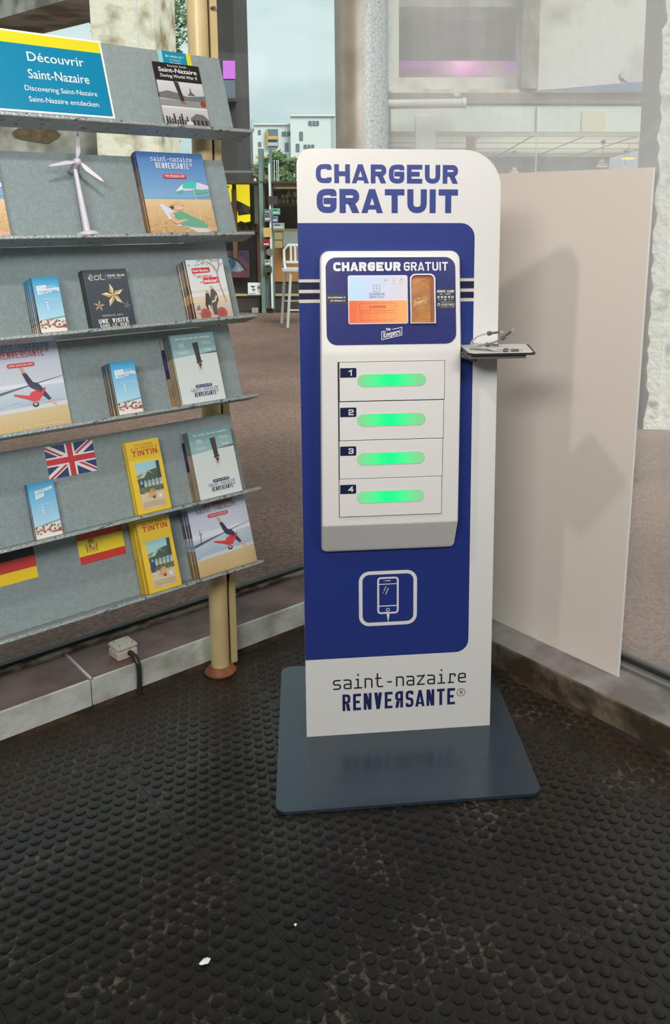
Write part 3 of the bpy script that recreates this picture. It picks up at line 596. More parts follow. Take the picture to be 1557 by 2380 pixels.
def art_modern(w,h):
    p = Print(); U = lambda a,b:(a*w,b*h)
    p.rect(0,h*.35,w,h,rgb(206,220,230),rgb(226,226,226)); p.rect(0,0,w,h*.37,rgb(216,206,192),rgb(196,176,164)); p.poly([U(.25,.92),U(.5,1),U(.3,1)],rgb(170,206,232)); p.up()
    p.rect(0,h*.44,w,h*.48,rgb(216,210,200)); p.rect(0,h*.27,w,h*.34,rgb(222,208,176)); p.up()
    T = rgb(172,150,138)
    p.line([U(.88,.25),U(.80,.55),U(.78,.76),U(.86,.86),U(.88,1)],.004,T); p.line([U(.78,.76),U(.70,.88),U(.55,.97)],.0025,T); p.line([U(.80,.80),U(.66,.93),U(.64,1)],.0018,T); p.line([U(.86,.86),U(.98,.93)],.0018,T)
    rnd = random.Random(2)
    for _ in range(26): x,z = rnd.random()*.9+.03, .9+rnd.random()*.09; p.ell(x*w,z*h,.004,.0022,rgb(176,162,146),6)
    p.up(); RD = rgb(206,48,54)
    p.poly([U(.12,.765),U(.60,.775),U(.60,.86),U(.12,.855)],RD); p.poly([U(.37,.58),U(.78,.59),U(.78,.69),U(.37,.68)],RD); p.up()
    p.text('Saint-Nazaire,',w*.14,h*.79,w*.43,.0075,.0014,WH); p.text('le',w*.14,h*.73,w*.05,.006,.0009,RD); p.text('patrimoine',w*.22,h*.69,w*.40,.0085,.0010,RD); p.text('est',w*.28,h*.60,w*.07,.005,.0008,RD); p.text('moderne!',w*.39,h*.60,w*.37,.011,.0021,WH)
    for i in range(4): p.rect(w*.68,h*(.80+.025*i),w*.77,h*(.803+.025*i),rgb(196,120,110))
    K = rgb(92,88,84); S_ = rgb(216,200,180)
    p.poly([U(.52,.48),U(.58,.50),U(.66,.42),U(.68,.30),U(.60,.20),U(.58,.05),U(.48,.05),U(.47,.20),U(.44,.30)],K); p.poly([U(.36,.42),U(.45,.42),U(.46,.30),U(.44,.14),U(.34,.14),U(.30,.22)],rgb(72,68,66)); p.up()
    p.ell(w*.545,h*.515,w*.04,h*.032,rgb(200,180,158)); p.ell(w*.41,h*.445,w*.035,h*.028,rgb(190,170,150)); p.poly([U(.62,.38),U(.66,.36),U(.58,.27),U(.48,.25),U(.48,.28),U(.56,.30)],S_); p.poly([U(.36,.22),U(.42,.22),U(.44,.10),U(.38,.10)],S_); p.up()
    for cx in (.26,.70): p.ell(w*cx,h*.07,w*.14,h*.10,rgb(166,84,80),14); p.up(); p.line([(w*cx+w*.10*cos(a*pi/6),h*.07+h*.07*sin(a*pi/6)) for a in range(13)],.0012,rgb(200,120,110))
    p.up(); p.poly([U(.05,.18),U(.13,.24),U(.15,.14),U(.05,.14)],rgb(150,118,112)); p.rect(w*.04,h*.10,w*.15,h*.14,rgb(206,186,180))
    return p
def art_visit(w,h):
    p = Print(); U = lambda a,b:(a*w,b*h)
    p.rect(0,0,w,h*.69,rgb(206,218,216),rgb(214,226,226)); p.poly([U(0,.665),U(.5,.69),U(1,.72),U(1,1),U(0,1)],rgb(122,164,168),rgb(150,186,188)); p.up()
    p.text('Des visites pour vous surprendre',w*.12,h*.925,w*.78,.0055,.0010,WH)
    K = rgb(66,66,70); p.poly([U(.47,.86),U(.60,.87),U(.605,.60),U(.51,.58)],K); p.poly([U(.49,.585),U(.62,.60),U(.63,.575),U(.50,.56)],K); p.up(); p.poly([U(.52,.56),U(.60,.565),U(.59,.52),U(.54,.515)],rgb(96,62,60)); p.poly([U(.535,.515),U(.58,.52),U(.56,.46)],rgb(120,96,96)); p.line([U(.51,.55),U(.53,.42)],.0005,K); p.line([U(.61,.56),U(.59,.43)],.0005,K); p.up()
    p.text('ÉOL',w*.17,h*.815,w*.13,.010,.0012,WH); p.rect(w*.16,h*.79,w*.32,h*.793,WH); p.text("l'envolée",w*.13,h*.725,w*.2,.005,.0008,WH); p.ring(w*.12,h*.715,w*.36,h*.755,.003,.0006,WH)
    p.text('ESCAL',w*.70,h*.845,w*.2,.005,.0008,WH); p.text('ATLANTIC',w*.70,h*.825,w*.2,.003,.0006,WH); p.text('éco musée',w*.73,h*.735,w*.15,.006,.0011,WH)
    p.rr(w*.36,h*.215,w*.74,h*.255,h*.02,rgb(28,28,98)); p.up(); p.text('Guide des visites 2019',w*.39,h*.228,w*.32,.0038,.0007,WH)
    st_nazaire(p, w*.24, h*.085, w*.62, .0125, rgb(44,50,88), rgb(28,38,92), .0011, .0022)
    p.text('f t o',w*.46,h*.03,w*.12,.0025,.0004,WH)
    return p
def art_yellow(w,h,lines):
    p = Print(); U = lambda a,b:(a*w,b*h); Y = rgb(236,200,52)
    p.rect(0,0,w,h,rgb(238,204,58),rgb(232,192,44)); p.up(); RD = rgb(204,84,40)
    z = .925
    for s in lines[:-1]: ww = min(.80,.058*len(s)); p.text(s,w*(.53-ww/2),h*z,w*ww,.0058,.0011,rgb(206,120,44),gap=.22); z -= .045
    p.text(lines[-1],w*.14,h*(z-.045),w*.76,.0155,.0034,RD,gap=.22,rnd=.2)
    x0,z0,x1,z1 = w*.16,h*.05,w*.88,h*.70
    p.rect(x0,z0,x1,z1,rgb(150,206,216),rgb(206,198,170)); p.up(); Q = lambda a,b:(x0+(x1-x0)*a,z0+(z1-z0)*b)
    p.rect(*Q(0,0),*Q(1,.42),rgb(214,200,172),rgb(206,188,154)); p.poly([Q(0,.66),Q(.28,.67),Q(.5,.80),Q(1,.84),Q(1,.62),Q(0,.56)],rgb(74,96,80)); p.up()
    p.poly([Q(0,.74),Q(.28,.77),Q(.14,.68),Q(0,.68)],rgb(150,148,110)); p.poly([Q(.3,.73),Q(.5,.82),Q(.72,.70),Q(.5,.78)],rgb(160,156,120)); p.rect(*Q(.86,.6),*Q(1,.98),rgb(60,80,74)); p.up()
    for i in range(6): p.rect(*Q(.04+.16*i,.42),*Q(.07+.16*i,.62),rgb(56,70,62)); p.rect(*Q(.09+.16*i,.53),*Q(.17+.16*i,.61),rgb(150,176,180))
    p.rect(*Q(0,.36),*Q(1,.47),rgb(110,120,84)); p.rect(*Q(.02,.34),*Q(.2,.56),rgb(66,74,110)); p.up()
    for i in range(6): a = .24+.13*i; p.line([Q(a,.33),Q(a+.12,.45)],.0008,rgb(46,58,48)); p.line([Q(a+.12,.33),Q(a,.45)],.0008,rgb(46,58,48))
    p.poly([Q(.42,.40),Q(.60,.41),Q(.66,.26),Q(.30,.24)],rgb(200,168,120)); p.poly([Q(.46,.25),Q(.62,.26),Q(.6,.2),Q(.5,.2)],rgb(140,82,62)); p.up()    # plain crates and sacks on the quay
    p.rect(*Q(.74,.2),*Q(.86,.27),rgb(232,230,220))
    for i in range(4): p.line([Q(.05,.14-.035*i),Q(.4,.15-.03*i),Q(.95,.13-.03*i)],.0006,rgb(120,100,76))
    return p
def art_war(w,h):
    p = Print(); U = lambda a,b:(a*w,b*h)
    p.rect(0,h*.74,w,h,rgb(40,34,34)); p.rect(0,h*.37,w,h*.74,rgb(206,208,212),rgb(172,174,176)); p.rect(0,0,w,h*.36,rgb(196,196,198),rgb(160,158,158)); p.rect(0,h*.36,w,h*.375,rgb(226,226,226)); p.up()
    p.poly([U(0,.56),U(.2,.60),U(.42,.57),U(.6,.53),U(1,.56),U(1,.46),U(.5,.47),U(0,.49)],rgb(110,112,114)); p.rect(0,h*.38,w,h*.47,rgb(140,142,144)); p.up()
    p.poly([U(.36,.74),U(.46,.73),U(.54,.42),U(.46,.42)],rgb(54,56,58)); p.poly([U(.62,.55),U(.68,.60),U(.70,.68),U(.72,.60),U(.80,.55)],rgb(96,98,100)); p.poly([U(.46,.42),U(.52,.42),U(.53,.47),U(.47,.46)],rgb(180,96,60)); p.ell(w*.93,h*.44,w*.06,h*.045,rgb(150,60,44),12); p.up()
    rnd = random.Random(9)
    for i in range(9): x = .04+i*.055; hh = .15+.1*rnd.random(); p.poly([U(x,.02),U(x+.05,.02),U(x+.045,hh),U(x+.005,hh)],rgb(52,50,50)); p.ell((x+.025)*w,(hh+.02)*h,w*.02,h*.018,rgb(60,56,54),8)
    p.poly([U(.58,.06),U(1,.04),U(1,.20),U(.88,.28),U(.72,.29),U(.58,.22)],rgb(108,108,110)); p.up()
    for i in range(4): p.rect(w*(.62+.09*i),h*.12,w*(.67+.09*i),h*.20,rgb(52,54,56))
    p.ell(w*.55,h*.10,w*.1,h*.08,rgb(206,204,204),12); p.ell(w*.94,h*.045,w*.055,h*.04,rgb(196,176,110),12); p.up()
    p.ftext('Souvenir Guide',w*.5,h*.945,.0085,WH,.004,W=w*.42); p.ftext('Saint-Nazaire',w*.5,h*.865,.0175,WH,.018,W=w*.84); p.ftext('During World War II',w*.5,h*.79,.0125,WH,.014,W=w*.80)
    return p
BR = [rgb(58,74,90),rgb(96,84,76),rgb(128,108,88),rgb(110,90,70),rgb(98,78,58)]
# shelf 1
pst = empty('title_poster', slot(1,.62,.0005), 0, 'blue and yellow title poster lying on the top shelf of the rack', 'poster', rot=(-TH,0,0))
w_,h_ = .37,.209
MB().box(0,w_,-.0006,0,.03,.03+h_-.0).build('sheet', M['paper'], pst)
p = Print(); p.rect(.004,.035,w_-.005,.205,rgb(0,128,168)); p.rect(.004,.205,w_-.005,.234,rgb(222,212,38)); p.up()
cx = .245; 
p.ftext('Découvrir',cx,.163,.034,WH,.006); p.ftext('Saint-Nazaire',cx,.118,.034,WH,.006,W=.150); p.ftext('Discovering Saint-Nazaire',cx,.086,.019,WH,.003,W=.178); p.ftext('Saint-Nazaire entdecken',cx+.002,.058,.019,WH,.003,W=.172)
p.build('poster_print', pst, -.0006)
sg = empty('sale_notice', slot(1,1.147,.0015), 0, 'small blue notice "En vente ici" tucked behind the black war guide', 'notice', rot=(-TH,0,0))
box(0,.097,-.0005,0,.06,.236).build('sheet', M['paper'], sg)
p = Print(); p.rect(0,.06,.012,.236,rgb(150,206,222)); p.rect(.012,.06,.084,.236,rgb(24,140,172)); p.rect(.084,.06,.097,.236,rgb(226,216,40)); p.up(); p.ftext('En vente ici !',.048,.219,.0105,WH,.004); p.ftext('On sale here!',.048,.210,.006,WH); p.ftext('Hier erhältlich',.048,.202,.006,WH); p.build('notice_print', sg, -.0005)
booklet('war_guide',1,1.124,.136,.199,.002,.007,2,[rgb(40,34,34),rgb(40,36,36),rgb(150,150,150),rgb(60,60,60)],art_war(.136,.199),'black and grey wartime souvenir guide standing right on the top shelf','booklet','wartime souvenir guides','wartime souvenir guide hidden behind the front copy on the top shelf',base=.003)
# shelf 2
booklet('beach_guide',2,1.057,.198,.236,.01,.030,3,[rgb(46,52,72),rgb(96,78,70),rgb(128,100,80),rgb(136,104,76),rgb(128,96,62)],art_beach(.198,.236),'blue guide with a beach and green parasol cover on the second shelf','booklet','beach cover guides','%s beach guide from the front of its pile on the second shelf')
booklet('beach_guide',2,.508,.198,.236,.01,.018,2,BR,art_beach(.198,.236),'guide cut by the left edge of the photo on the second shelf','booklet','guides at the left end of the second shelf','guide behind the one cut by the left edge on the second shelf')
# shelf 3
MP = [rgb(70,130,160),rgb(90,110,120),rgb(120,98,78),rgb(112,88,66),rgb(70,54,44),rgb(120,92,60)]
booklet('tourist_map',3,.748,.064,.140,.002,.054,8,MP,art_map(.064,.140),'blue folded tourist map in front of its pile, left on the third shelf','leaflet','blue tourist maps on the third shelf','%s blue tourist map from the front of the pile on the third shelf',jit=.003)
booklet('pinwheel_booklet',3,.887,.118,.160,.003,.025,3,[rgb(40,44,50)]*3,art_pin(.118,.160),'dark grey booklet with a cream pinwheel on the third shelf','booklet','dark pinwheel booklets','%s dark pinwheel booklet from the front of its pile on the third shelf')
booklet('heritage_booklet',3,1.166,.116,.168,.003,.055,11,[rgb(96,84,72),rgb(128,108,80),rgb(138,110,66),rgb(104,72,40),rgb(172,132,76),rgb(96,62,40),rgb(84,56,40)],art_modern(.116,.168),'pale booklet with red title bars and a seated woman on the third shelf','booklet','heritage booklets on the third shelf','%s heritage booklet from the front of the red-titled pile on the third shelf')
# shelf 4
booklet('tourist_guide',4,.632,.192,.244,.01,.010,2,BR,art_cartwheel(.192,.244),'large guide with a person cartwheeling on a beach, far left of the fourth shelf','booklet','large cartwheel guides on the fourth shelf','large cartwheel guide hidden behind the front one on the fourth shelf')
booklet('tourist_map',4,.931,.067,.140,.002,.058,10,[rgb(90,84,72),rgb(122,100,76),rgb(120,96,70),rgb(112,88,62),rgb(124,98,68)],art_map(.067,.140),'blue folded tourist map in front of its pile on the fourth shelf','leaflet','blue tourist maps on the fourth shelf','%s blue tourist map from the front of the pile on the fourth shelf')
VS = [rgb(84,96,92),rgb(96,104,96),rgb(148,132,104),rgb(150,130,96),rgb(140,118,86),rgb(152,128,92)]
booklet('visit_guide',4,1.114,.135,.196,.003,.055,11,VS,art_visit(.135,.196),'pale green visits guide with an upside-down lighthouse, front copy on the fourth shelf','booklet','visits guides on the fourth shelf','%s lighthouse visits guide from the front of the pile on the fourth shelf',base=.009)
PU = [rgb(150,146,140),rgb(38,30,80),rgb(64,52,104),rgb(36,28,78),rgb(150,128,100),rgb(140,116,84),rgb(150,128,92)]
booklet('purple_edged_booklet',4,1.108,.135,.193,.003,.008,1,PU,None,'booklet with a purple patterned spine at the back of the lighthouse guides, fourth shelf','booklet','purple spined booklets on the fourth shelf','booklet with a purple patterned spine at the back of the lighthouse guides, fourth shelf')
# shelf 5
booklet('tourist_map',5,.712,.066,.142,.002,.024,6,[rgb(70,110,160),rgb(110,130,170),rgb(120,112,112),rgb(100,90,84),rgb(110,98,88)],art_map(.066,.142,True),'pale blue touristic map leaflet under the British flag on the fifth shelf','leaflet','touristic maps on the fifth shelf','%s touristic map from the front of the pile under the British flag')
YS = [rgb(226,196,60)]*3
booklet('yellow_leaflet',5,.983,.098,.200,.003,.026,4,YS,art_yellow(.098,.200,['FOLLOWING','IN THE FOOTSTEPS OF','TINTIN']),'yellow leaflet with English title and harbour shed picture on the fifth shelf','leaflet','yellow English leaflets on the fifth shelf','%s yellow leaflet from the front of the English pile on the fifth shelf',jit=.002)
booklet('visit_guide',5,1.158,.138,.196,.003,.052,9,VS,art_visit(.138,.196),'pale green visits guide with an upside-down lighthouse, front copy on the fifth shelf','booklet','visits guides on the fifth shelf','%s lighthouse visits guide from the front of the pile on the fifth shelf',drift=.0006,base=.009)
booklet('purple_edged_booklet',5,1.160,.142,.199,.003,.008,1,PU,None,'booklet with a purple patterned spine at the back of the lighthouse guides, fifth shelf','booklet','purple spined booklets on the fifth shelf','booklet with a purple patterned spine at the back of the lighthouse guides, fifth shelf')
# shelf 6
ye = booklet('yellow_leaflet',6,.988,.097,.200,.003,.062,9,[rgb(224,192,58),rgb(224,192,58),rgb(214,180,50),rgb(206,172,48)],art_yellow(.097,.200,['TRAS LOS PASOS DE','TINTIN']),'yellow leaflet with Spanish title and harbour shed picture on the bottom shelf','leaflet','yellow Spanish leaflets on the bottom shelf','%s yellow leaflet from the front of the Spanish pile on the bottom shelf',jit=.004)
booklet('stunning_guide',6,1.146,.192,.232,.003,.055,7,[rgb(150,160,190),rgb(120,130,150),rgb(90,90,94),rgb(170,176,186),rgb(150,120,84),rgb(136,106,66)],art_cartwheel(.192,.232,'st'),'large English guide with a cartwheeling person, right on the bottom shelf','booklet','large English guides on the bottom shelf','%s large English cartwheel guide from the front of the pile on the bottom shelf')
# flags taped on boards
def flag(name,k,x,z,w,h,label,draw,tilt=0):
    o = empty(name, slot(k,x,.0006)+BY*z, 0, label, 'flag', rot=(-TH,0,0))
    box(0,w,-.0004,0,0,h).build('sheet', M['paper'], o); p = Print(); draw(p,w,h); p.clip(.0002,.0002,w-.0002,h-.0002); p.build('flag_print', o, -.0004)
def uk(p,w,h):
    B,W_,RD = rgb(36,58,112),rgb(232,232,234),rgb(200,50,60); p.rect(0,0,w,h,B); p.up(); D1 = ((0,0),(w,h)); D2 = ((0,h),(w,0))
    for d in (D1,D2): p.line(d,.0165,W_)
    p.up(); d = .003
    p.line(((0,-.0028),(w/2,h/2-.0028)),.0052,RD); p.line(((w/2,h/2+.0028),(w,h+.0028)),.0052,RD); p.line(((0,h-.0028),(w/2,h/2-.0028)),.0052,RD); p.line(((w/2,h/2+.0028),(w,.0028)),.0052,RD)
    p.up(); p.rect(w*.42-.002,0,w*.58+.002,h,W_); p.rect(0,h*.36,w,h*.64,W_); p.up(); p.rect(w*.445,0,w*.555,h,RD); p.rect(0,h*.41,w,h*.59,RD)
def es(p,w,h):
    p.rect(0,0,w,h,rgb(204,52,48)); p.up(); p.rect(0,h*.25,w,h*.75,rgb(240,216,40)); p.up(); c = rgb(150,110,60); x = w*.29; z = h*.47
    p.ring(x-.008,z-.012,x+.008,z+.010,.005,.0012,c); p.rect(x-.009,z+.012,x+.009,z+.015,c); p.poly([(x-.007,z+.016),(x+.007,z+.016),(x+.009,z+.021),(x,z+.023),(x-.009,z+.021)],rgb(170,110,50))
    for sx in (-1,1): p.rect(x+sx*.0135-.0013,z-.012,x+sx*.0135+.0013,z+.012,c); p.line([(x+sx*.010,z-.002),(x+sx*.017,z+.003)],.0012,rgb(140,60,50))
    p.up(); p.rect(x-.006,z,x,z+.008,rgb(190,90,70)); p.rect(x,z,x+.006,z+.008,rgb(226,216,190)); p.rect(x-.006,z-.008,x,z,rgb(210,170,60)); p.rect(x,z-.008,x+.006,z,rgb(180,130,110))
def de(p,w,h): p.rect(0,0,w,h/3,rgb(240,206,20)); p.rect(0,h/3,w,h*2/3,rgb(208,50,48)); p.rect(0,h*2/3,w,h,rgb(34,36,38))
flag('british_flag',5,.777,.143,.129,.086,'printed British flag taped on the fifth board of the rack',uk)
flag('spanish_flag',6,.842,.120,.128,.087,'printed Spanish flag taped on the bottom board of the rack',es)
flag('german_flag',6,.600,.121,.130,.088,'printed German flag at the left of the bottom board',de)
# model wind turbine
tb = empty('model_wind_turbine', slot(2,.886,.032), 0, 'small white model wind turbine standing on the second shelf', 'model', rot=(-TH,0,0))
MB().lathe([(.029,.0005),(.029,.005),(.025,.011),(.012,.013)],28).build('base', M['turbine'], tb, True)
MB().tube([(0,0,.012),(0,0,.182)],[.0090,.0052],16).build('tower', M['turbine'], tb, True)
HZ = .190
MB().tube([(0,.026,HZ-.004),(0,.022,HZ-.004),(0,-.012,HZ-.001),(0,-.018,HZ)],[.006,.0105,.0110,.009],14).build('nacelle', M['turbine'], tb, True)
MB().lathe([(.0100,0),(.0098,.005),(.007,.011),(.002,.0140)],16,T=Matrix.Translation((0,-.018,HZ))@Matrix.Rotation(R(90),4,'X')).build('hub', M['turbine'], tb, True)
for a in (80,192,-42):
    T = Matrix.Translation((0,-.024,HZ))@Matrix.Rotation(pi/2-R(a),4,'Y')
    m = MB(); pts = [(-.003,.004),(.004,.017),(.007,.027),(.004,.066),(0,.079),(-.003,.066),(-.005,.024)]
    m.prism(pts,-.0014,.0008,'y',T=T@Matrix.Rotation(.25,4,'Z')); m.build('blade', M['turbine'], tb)

# ------------------------------------------------------------------ charging kiosk
AK = .11264-AL; KO = G(-.26007,2.21349,.008); BLUE = rgb(36,54,128); BLUE2 = rgb(52,58,118); NAVY = rgb(22,24,62)
kk = empty('charging_kiosk', KO, AK, 'tall white and blue free phone charging kiosk on a dark steel base', 'kiosk')
pw,ph = .5197,1.60
MB().prism(rrect(-.078,-.388,.590,.302,.03) ,-.0079,0).build('base_plate', M['baseplate'], kk) if False else None
MB().prism(rrect(-.078,-.3025,.590,.388,.028),-.0079,0).build('base_plate', M['baseplate'], kk)
MB().prism(rrect(0,0,pw,ph,(0.001,.001,.095,.040),10),0,.004,'y').build('front_panel', [M['kiosk_white']], kk)
MB().prism(rrect(.004,0,pw-.03,ph-.06,(0.001,.001,.09,.04),10),.07,.074,'y').build('rear_panel', M['edge'], kk)
MB().box(.10,.42,.0045,.0695,0,1.25).build('column_box', M['greyplastic'], kk)
p = Print(.0003)
p.poly(rrect(.0002,.2305,.4535,1.4165,(0,.036,.036,0)),BLUE); p.up()
p.rect(.0002,.2305,.0008,.2312,BLUE)
for a,b in ((1.2763,1.2686),(1.2495,1.2412),(1.2245,1.216)): p.rect(.0003,b-.0015,.4535,a-.0015,rgb(214,206,190))
p.rect(.0003,1.2505,.4535,1.266,NAVY); p.rect(.0003,1.225,.4535,1.2385,NAVY)
BT = rgb(50,66,138)
p.text('CHARGEUR',.0478,1.5155,.3600,.0465,.0118,BT,gap=.17,rnd=.34); p.text('GRATUIT',.0488,1.4415,.3595,.0598,.0155,BT,gap=.15,rnd=.34)
W2 = rgb(226,226,226); p.ring(.153,.3265,.303,.4755,.024,.010,W2)
p.ring(.2010,.3580,.2548,.4598,.007,.0052,W2); p.line([(.2010,.4420),(.2548,.4420)],.0025,W2); p.line([(.2010,.3785),(.2548,.3785)],.003,W2)
p.line([(.221,.4515),(.235,.4515)],.0022,W2); p.rect(.2165,.4505,.2185,.4525,W2)
p.line([(.2275+.0042*cos(a*pi/8),.3672+.0042*sin(a*pi/8)) for a in range(17)],.002,W2)
p.line([(.2225,.436),(.2165,.422)],.002,W2); p.line([(.2290,.431),(.2215,.412)],.002,W2); p.line([(.2155,.419),(.2145,.416)],.0018,W2)
p.rect(.2245,.347,.2320,.356,W2); p.rect(.2258,.3395,.2307,.348,W2); p.line([(.2283,.34),(.2283,.33)],.0018,W2)
K1 = rgb(36,38,44)
p.text('saint-nazaire',.0745,.1375,.3735,.0425,.0042,K1,gap=.30,rnd=.34); p.text('RENVEЯSANTE',.1005,.0722,.3170,.0500,.0078,rgb(28,40,92),gap=.34,rnd=.32)
r = .0115; p.line([(.4345+r*cos(a*pi/12),.1075+r*sin(a*pi/12)) for a in range(25)],.0014,K1); p.text('Я',.4305,.1020,.008,.011,.0016,K1)
p.build('panel_print', kk, 0)
# body lofted from its side profile
def zprof(z):
    pr = [(.546,.012),(.549,.014),(.639,.068),(1.093,.070),(1.347,.030)]
    for (a,b),(c,d) in zip(pr[:-1],pr[1:]):
        if a<=z<=c: return b+(d-b)*(z-a)/(c-a)
    return pr[-1][1] if z>pr[-1][0] else pr[0][1]
def xext(z):
    xl = .048+(.0543-.048)*(z-.546)/.8; xr = .4085+(.4115-.4085)*(z-.546)/.8; r1,r2 = .012,.024; q = 0
    if z<.546+r1: q = r1-math.sqrt(max(0,r1*r1-(.546+r1-z)**2))
    if z>1.347-r2: q = r2-math.sqrt(max(0,r2*r2-(z-1.347+r2)**2))
    return xl+q, xr-q
zz = [.546,.548,.551,.555,.559,.636,.639,.642,.86,1.085,1.093,1.10,1.25,1.323,1.329,1.335,1.340,1.344,1.3465]
m = MB(); n = 8; vs = []
for z in zz:
    a,b = xext(z); y = zprof(z); r = min(.010,y*.5)
    vs += [(a,-.0008,z),(a,-(y-r),z),(a+r*.3,-(y-r*.3),z),(a+r,-y,z),(b-r,-y,z),(b-r*.3,-(y-r*.3),z),(b,-(y-r),z),(b,-.0008,z)]
fs = [tuple(range(n)), tuple(range(len(vs)-1,len(vs)-n-1,-1))]
for i in range(len(zz)-1):
    for j in range(n): fs.append((i*n+j,i*n+n+j,i*n+n+(j+1)%n,i*n+(j+1)%n))
m.add(vs,fs); body = m.build('charger_body', M['kiosk_body'], kk, True)
bmx = bmesh.new(); bmx.from_mesh(body.data); bmesh.ops.recalc_face_normals(bmx, faces=bmx.faces); bmx.to_mesh(body.data); bmx.free()
# slanted screen face
z1,z2 = 1.0933,1.347; ang = math.atan2(.04,z2-z1)
SF = Matrix.Translation((0,-.0702,z1))@Matrix.Rotation(-ang,4,'X')
MB().prism(rrect(.0680,.0215,.3967,.2410,.026),-.0022,0,'y',T=SF).build('screen_surround', mat('violet_blue_acrylic', BLUE2, .2), kk)
p = Print(.0003); y0 = -.0022
p.text('CHARGEUR',.0870,.2065,.1700,.0225,.0064,WH,gap=.15,rnd=.34); p.text('GRATUIT',.2650,.2065,.1130,.0220,.0040,WH,gap=.20,rnd=.34)
p.rect(.0690,.124,.1190,.150,rgb(34,33,52)); p.rect(.3480,.108,.3945,.1605,rgb(40,36,52)); p.up()
p.text('bonjour@thekeepers.fr',.0725,.139,.044,.0042,.0008,WH); p.text('www.thekeepers.fr',.079,.131,.036,.0038,.0008,WH)
p.text('SERVICE CLIENT',.3490,.1510,.0440,.0058,.0011,WH,gap=.2); p.text('24/7 - GRATUIT',.3560,.1455,.028,.0028,.0005,WH); p.text('01 83 62 10 54',.3500,.1365,.0410,.0055,.0012,WH,gap=.22)
p.rect(.3505,.1325,.362,.1331,WH); p.rect(.378,.1325,.390,.1331,WH); p.text('OU',.366,.1308,.007,.0035,.0008,WH)
p.line([(.3515,.1165),(.3500,.1195),(.3515,.1235),(.3545,.1235),(.3558,.1195),(.3545,.1165)],.0012,WH); p.text('DEMANDEZ SUR LE',.3590,.1255,.030,.0024,.0005,rgb(170,170,180)); p.text('ASSISTANCE',.3590,.1175,.0345,.0055,.0010,rgb(200,200,210),gap=.2); p.text('SUR TABLET A L ECRAN',.3590,.1130,.033,.0024,.0005,rgb(170,170,180))
# maker's emblem
p.line([(.2062,.0330),(.2575,.0445),(.2575,.0640),(.2330,.0590)],.0016,WH); p.line([(.2150,.0552),(.2062,.0535),(.2062,.0330)],.0016,WH)
p.text('Keepers',.2105,.0370,.0440,.0150,.0019,WH,gap=.12,rise=.22); p.text('The',.2170,.0545,.0120,.0075,.0014,WH,gap=.15,rise=.2)
p.build('surround_print', kk, y0, T=SF)
MB().prism(rrect(.1228,.0730,.2738,.1955,.005),-.0045,-.0022,'y',T=SF).build('screen_bezel', M['chrome'], kk)
p = Print(.0003); C1,C2 = rgb(176,202,230),rgb(190,206,224); OR1,OR2 = rgb(214,108,76),rgb(212,106,80)
x0,x1 = .1250,.2716; zb,zm,zt = .0755,.1332,.1932
for i in range(8):
    a = x0+(x1-x0)*i/8; b = x0+(x1-x0)*(i+1)/8; q = i/7
    p.rect(a,zm,b,zt,tuple(C1[j]*(1-q)+rgb(200,196,204)[j]*q for j in range(3))); p.rect(a,zb,b,zm-.001,tuple(OR1[j]*(1-q)+rgb(232,160,104)[j]*q for j in range(3)))
p.rect(x0,zm-.001,x1,zm,WH); p.up(); KG = rgb(70,84,110); KR = rgb(176,74,54)
p.ring(.1870,.1545,.2030,.1705,.0025,.0008,KG); p.line([(.1965,.168),(.1925,.1625),(.1970,.1625),(.1930,.157)],.0008,KG)
p.text('CHARGEUR',.1765,.1465,.0385,.0048,.0008,KG,gap=.25); p.text('GRATUIT',.1765,.1380,.0385,.0068,.0010,rgb(120,84,110),gap=.25)
p.line([(.215,.179),(.215,.1855),(.220,.1855),(.220,.181),(.216,.181)],.0006,KG); p.line([(.2385,.178),(.2385,.186)],.0010,KG); p.line([(.255,.179),(.2545,.1835),(.2575,.187),(.261,.1835),(.2605,.179)],.0007,KG)
for a in (.2125,.2360,.2530): p.rect(a,.1735,a+.008,.1741,rgb(130,150,175))
p.ring(.1515,.1068,.2420,.1255,.001,.0006,KR); p.text('CHARGER',.1760,.1128,.0410,.0065,.0013,KR,gap=.22); p.ring(.1535,.0825,.2405,.1010,.001,.0006,KR)
p.build('touch_screen', kk, -.0045, T=SF, m='screen')
# card and pouch pocket
q = rrect(.2795,.0728,.3440,.1985,(.001,.001,.014,.014),8); qi = rrect(.2825,.0750,.3405,.1950,(.001,.001,.012,.012),8); m = MB(); n = len(q)
vs = [(a,-.010,b) for a,b in q]+[(a,-.0022,b) for a,b in q]+[(a,-.010,b) for a,b in qi]+[(a,-.0022,b) for a,b in qi]
fs = []
for i in range(n):
    j = (i+1)%n; fs += [(i,j,n+j,n+i),(2*n+i,2*n+j,j,i),(2*n+j,2*n+i,3*n+i,3*n+j)]
m.add(vs,fs,SF).build('pocket_rim', M['chrome'], kk)
MB().prism(qi,-.003,-.0022,'y',T=SF).build('pocket_back', M['pocket'], kk)
MB().prism(rrect(.2835,.0755,.3310,.1865,(.001,.001,.012,.003),6),-.0075,-.0031,'y',T=SF).build('leather_pouch', M['pouch'], kk)
p = Print(.0003); cG = rgb(214,176,132); p.line([(.2880,.1150),(.3210,.1240),(.3210,.1400),(.3060,.1365)],.0010,cG); p.line([(.2960,.1345),(.2880,.1320),(.2880,.1150)],.0010,cG); p.text('Keepers',.2905,.1190,.028,.0120,.0018,cG,gap=.12,rise=.24); p.text('The',.2965,.1335,.008,.0050,.0010,cG,gap=.15,rise=.2); p.build('pouch_print', kk, -.0075, T=SF)
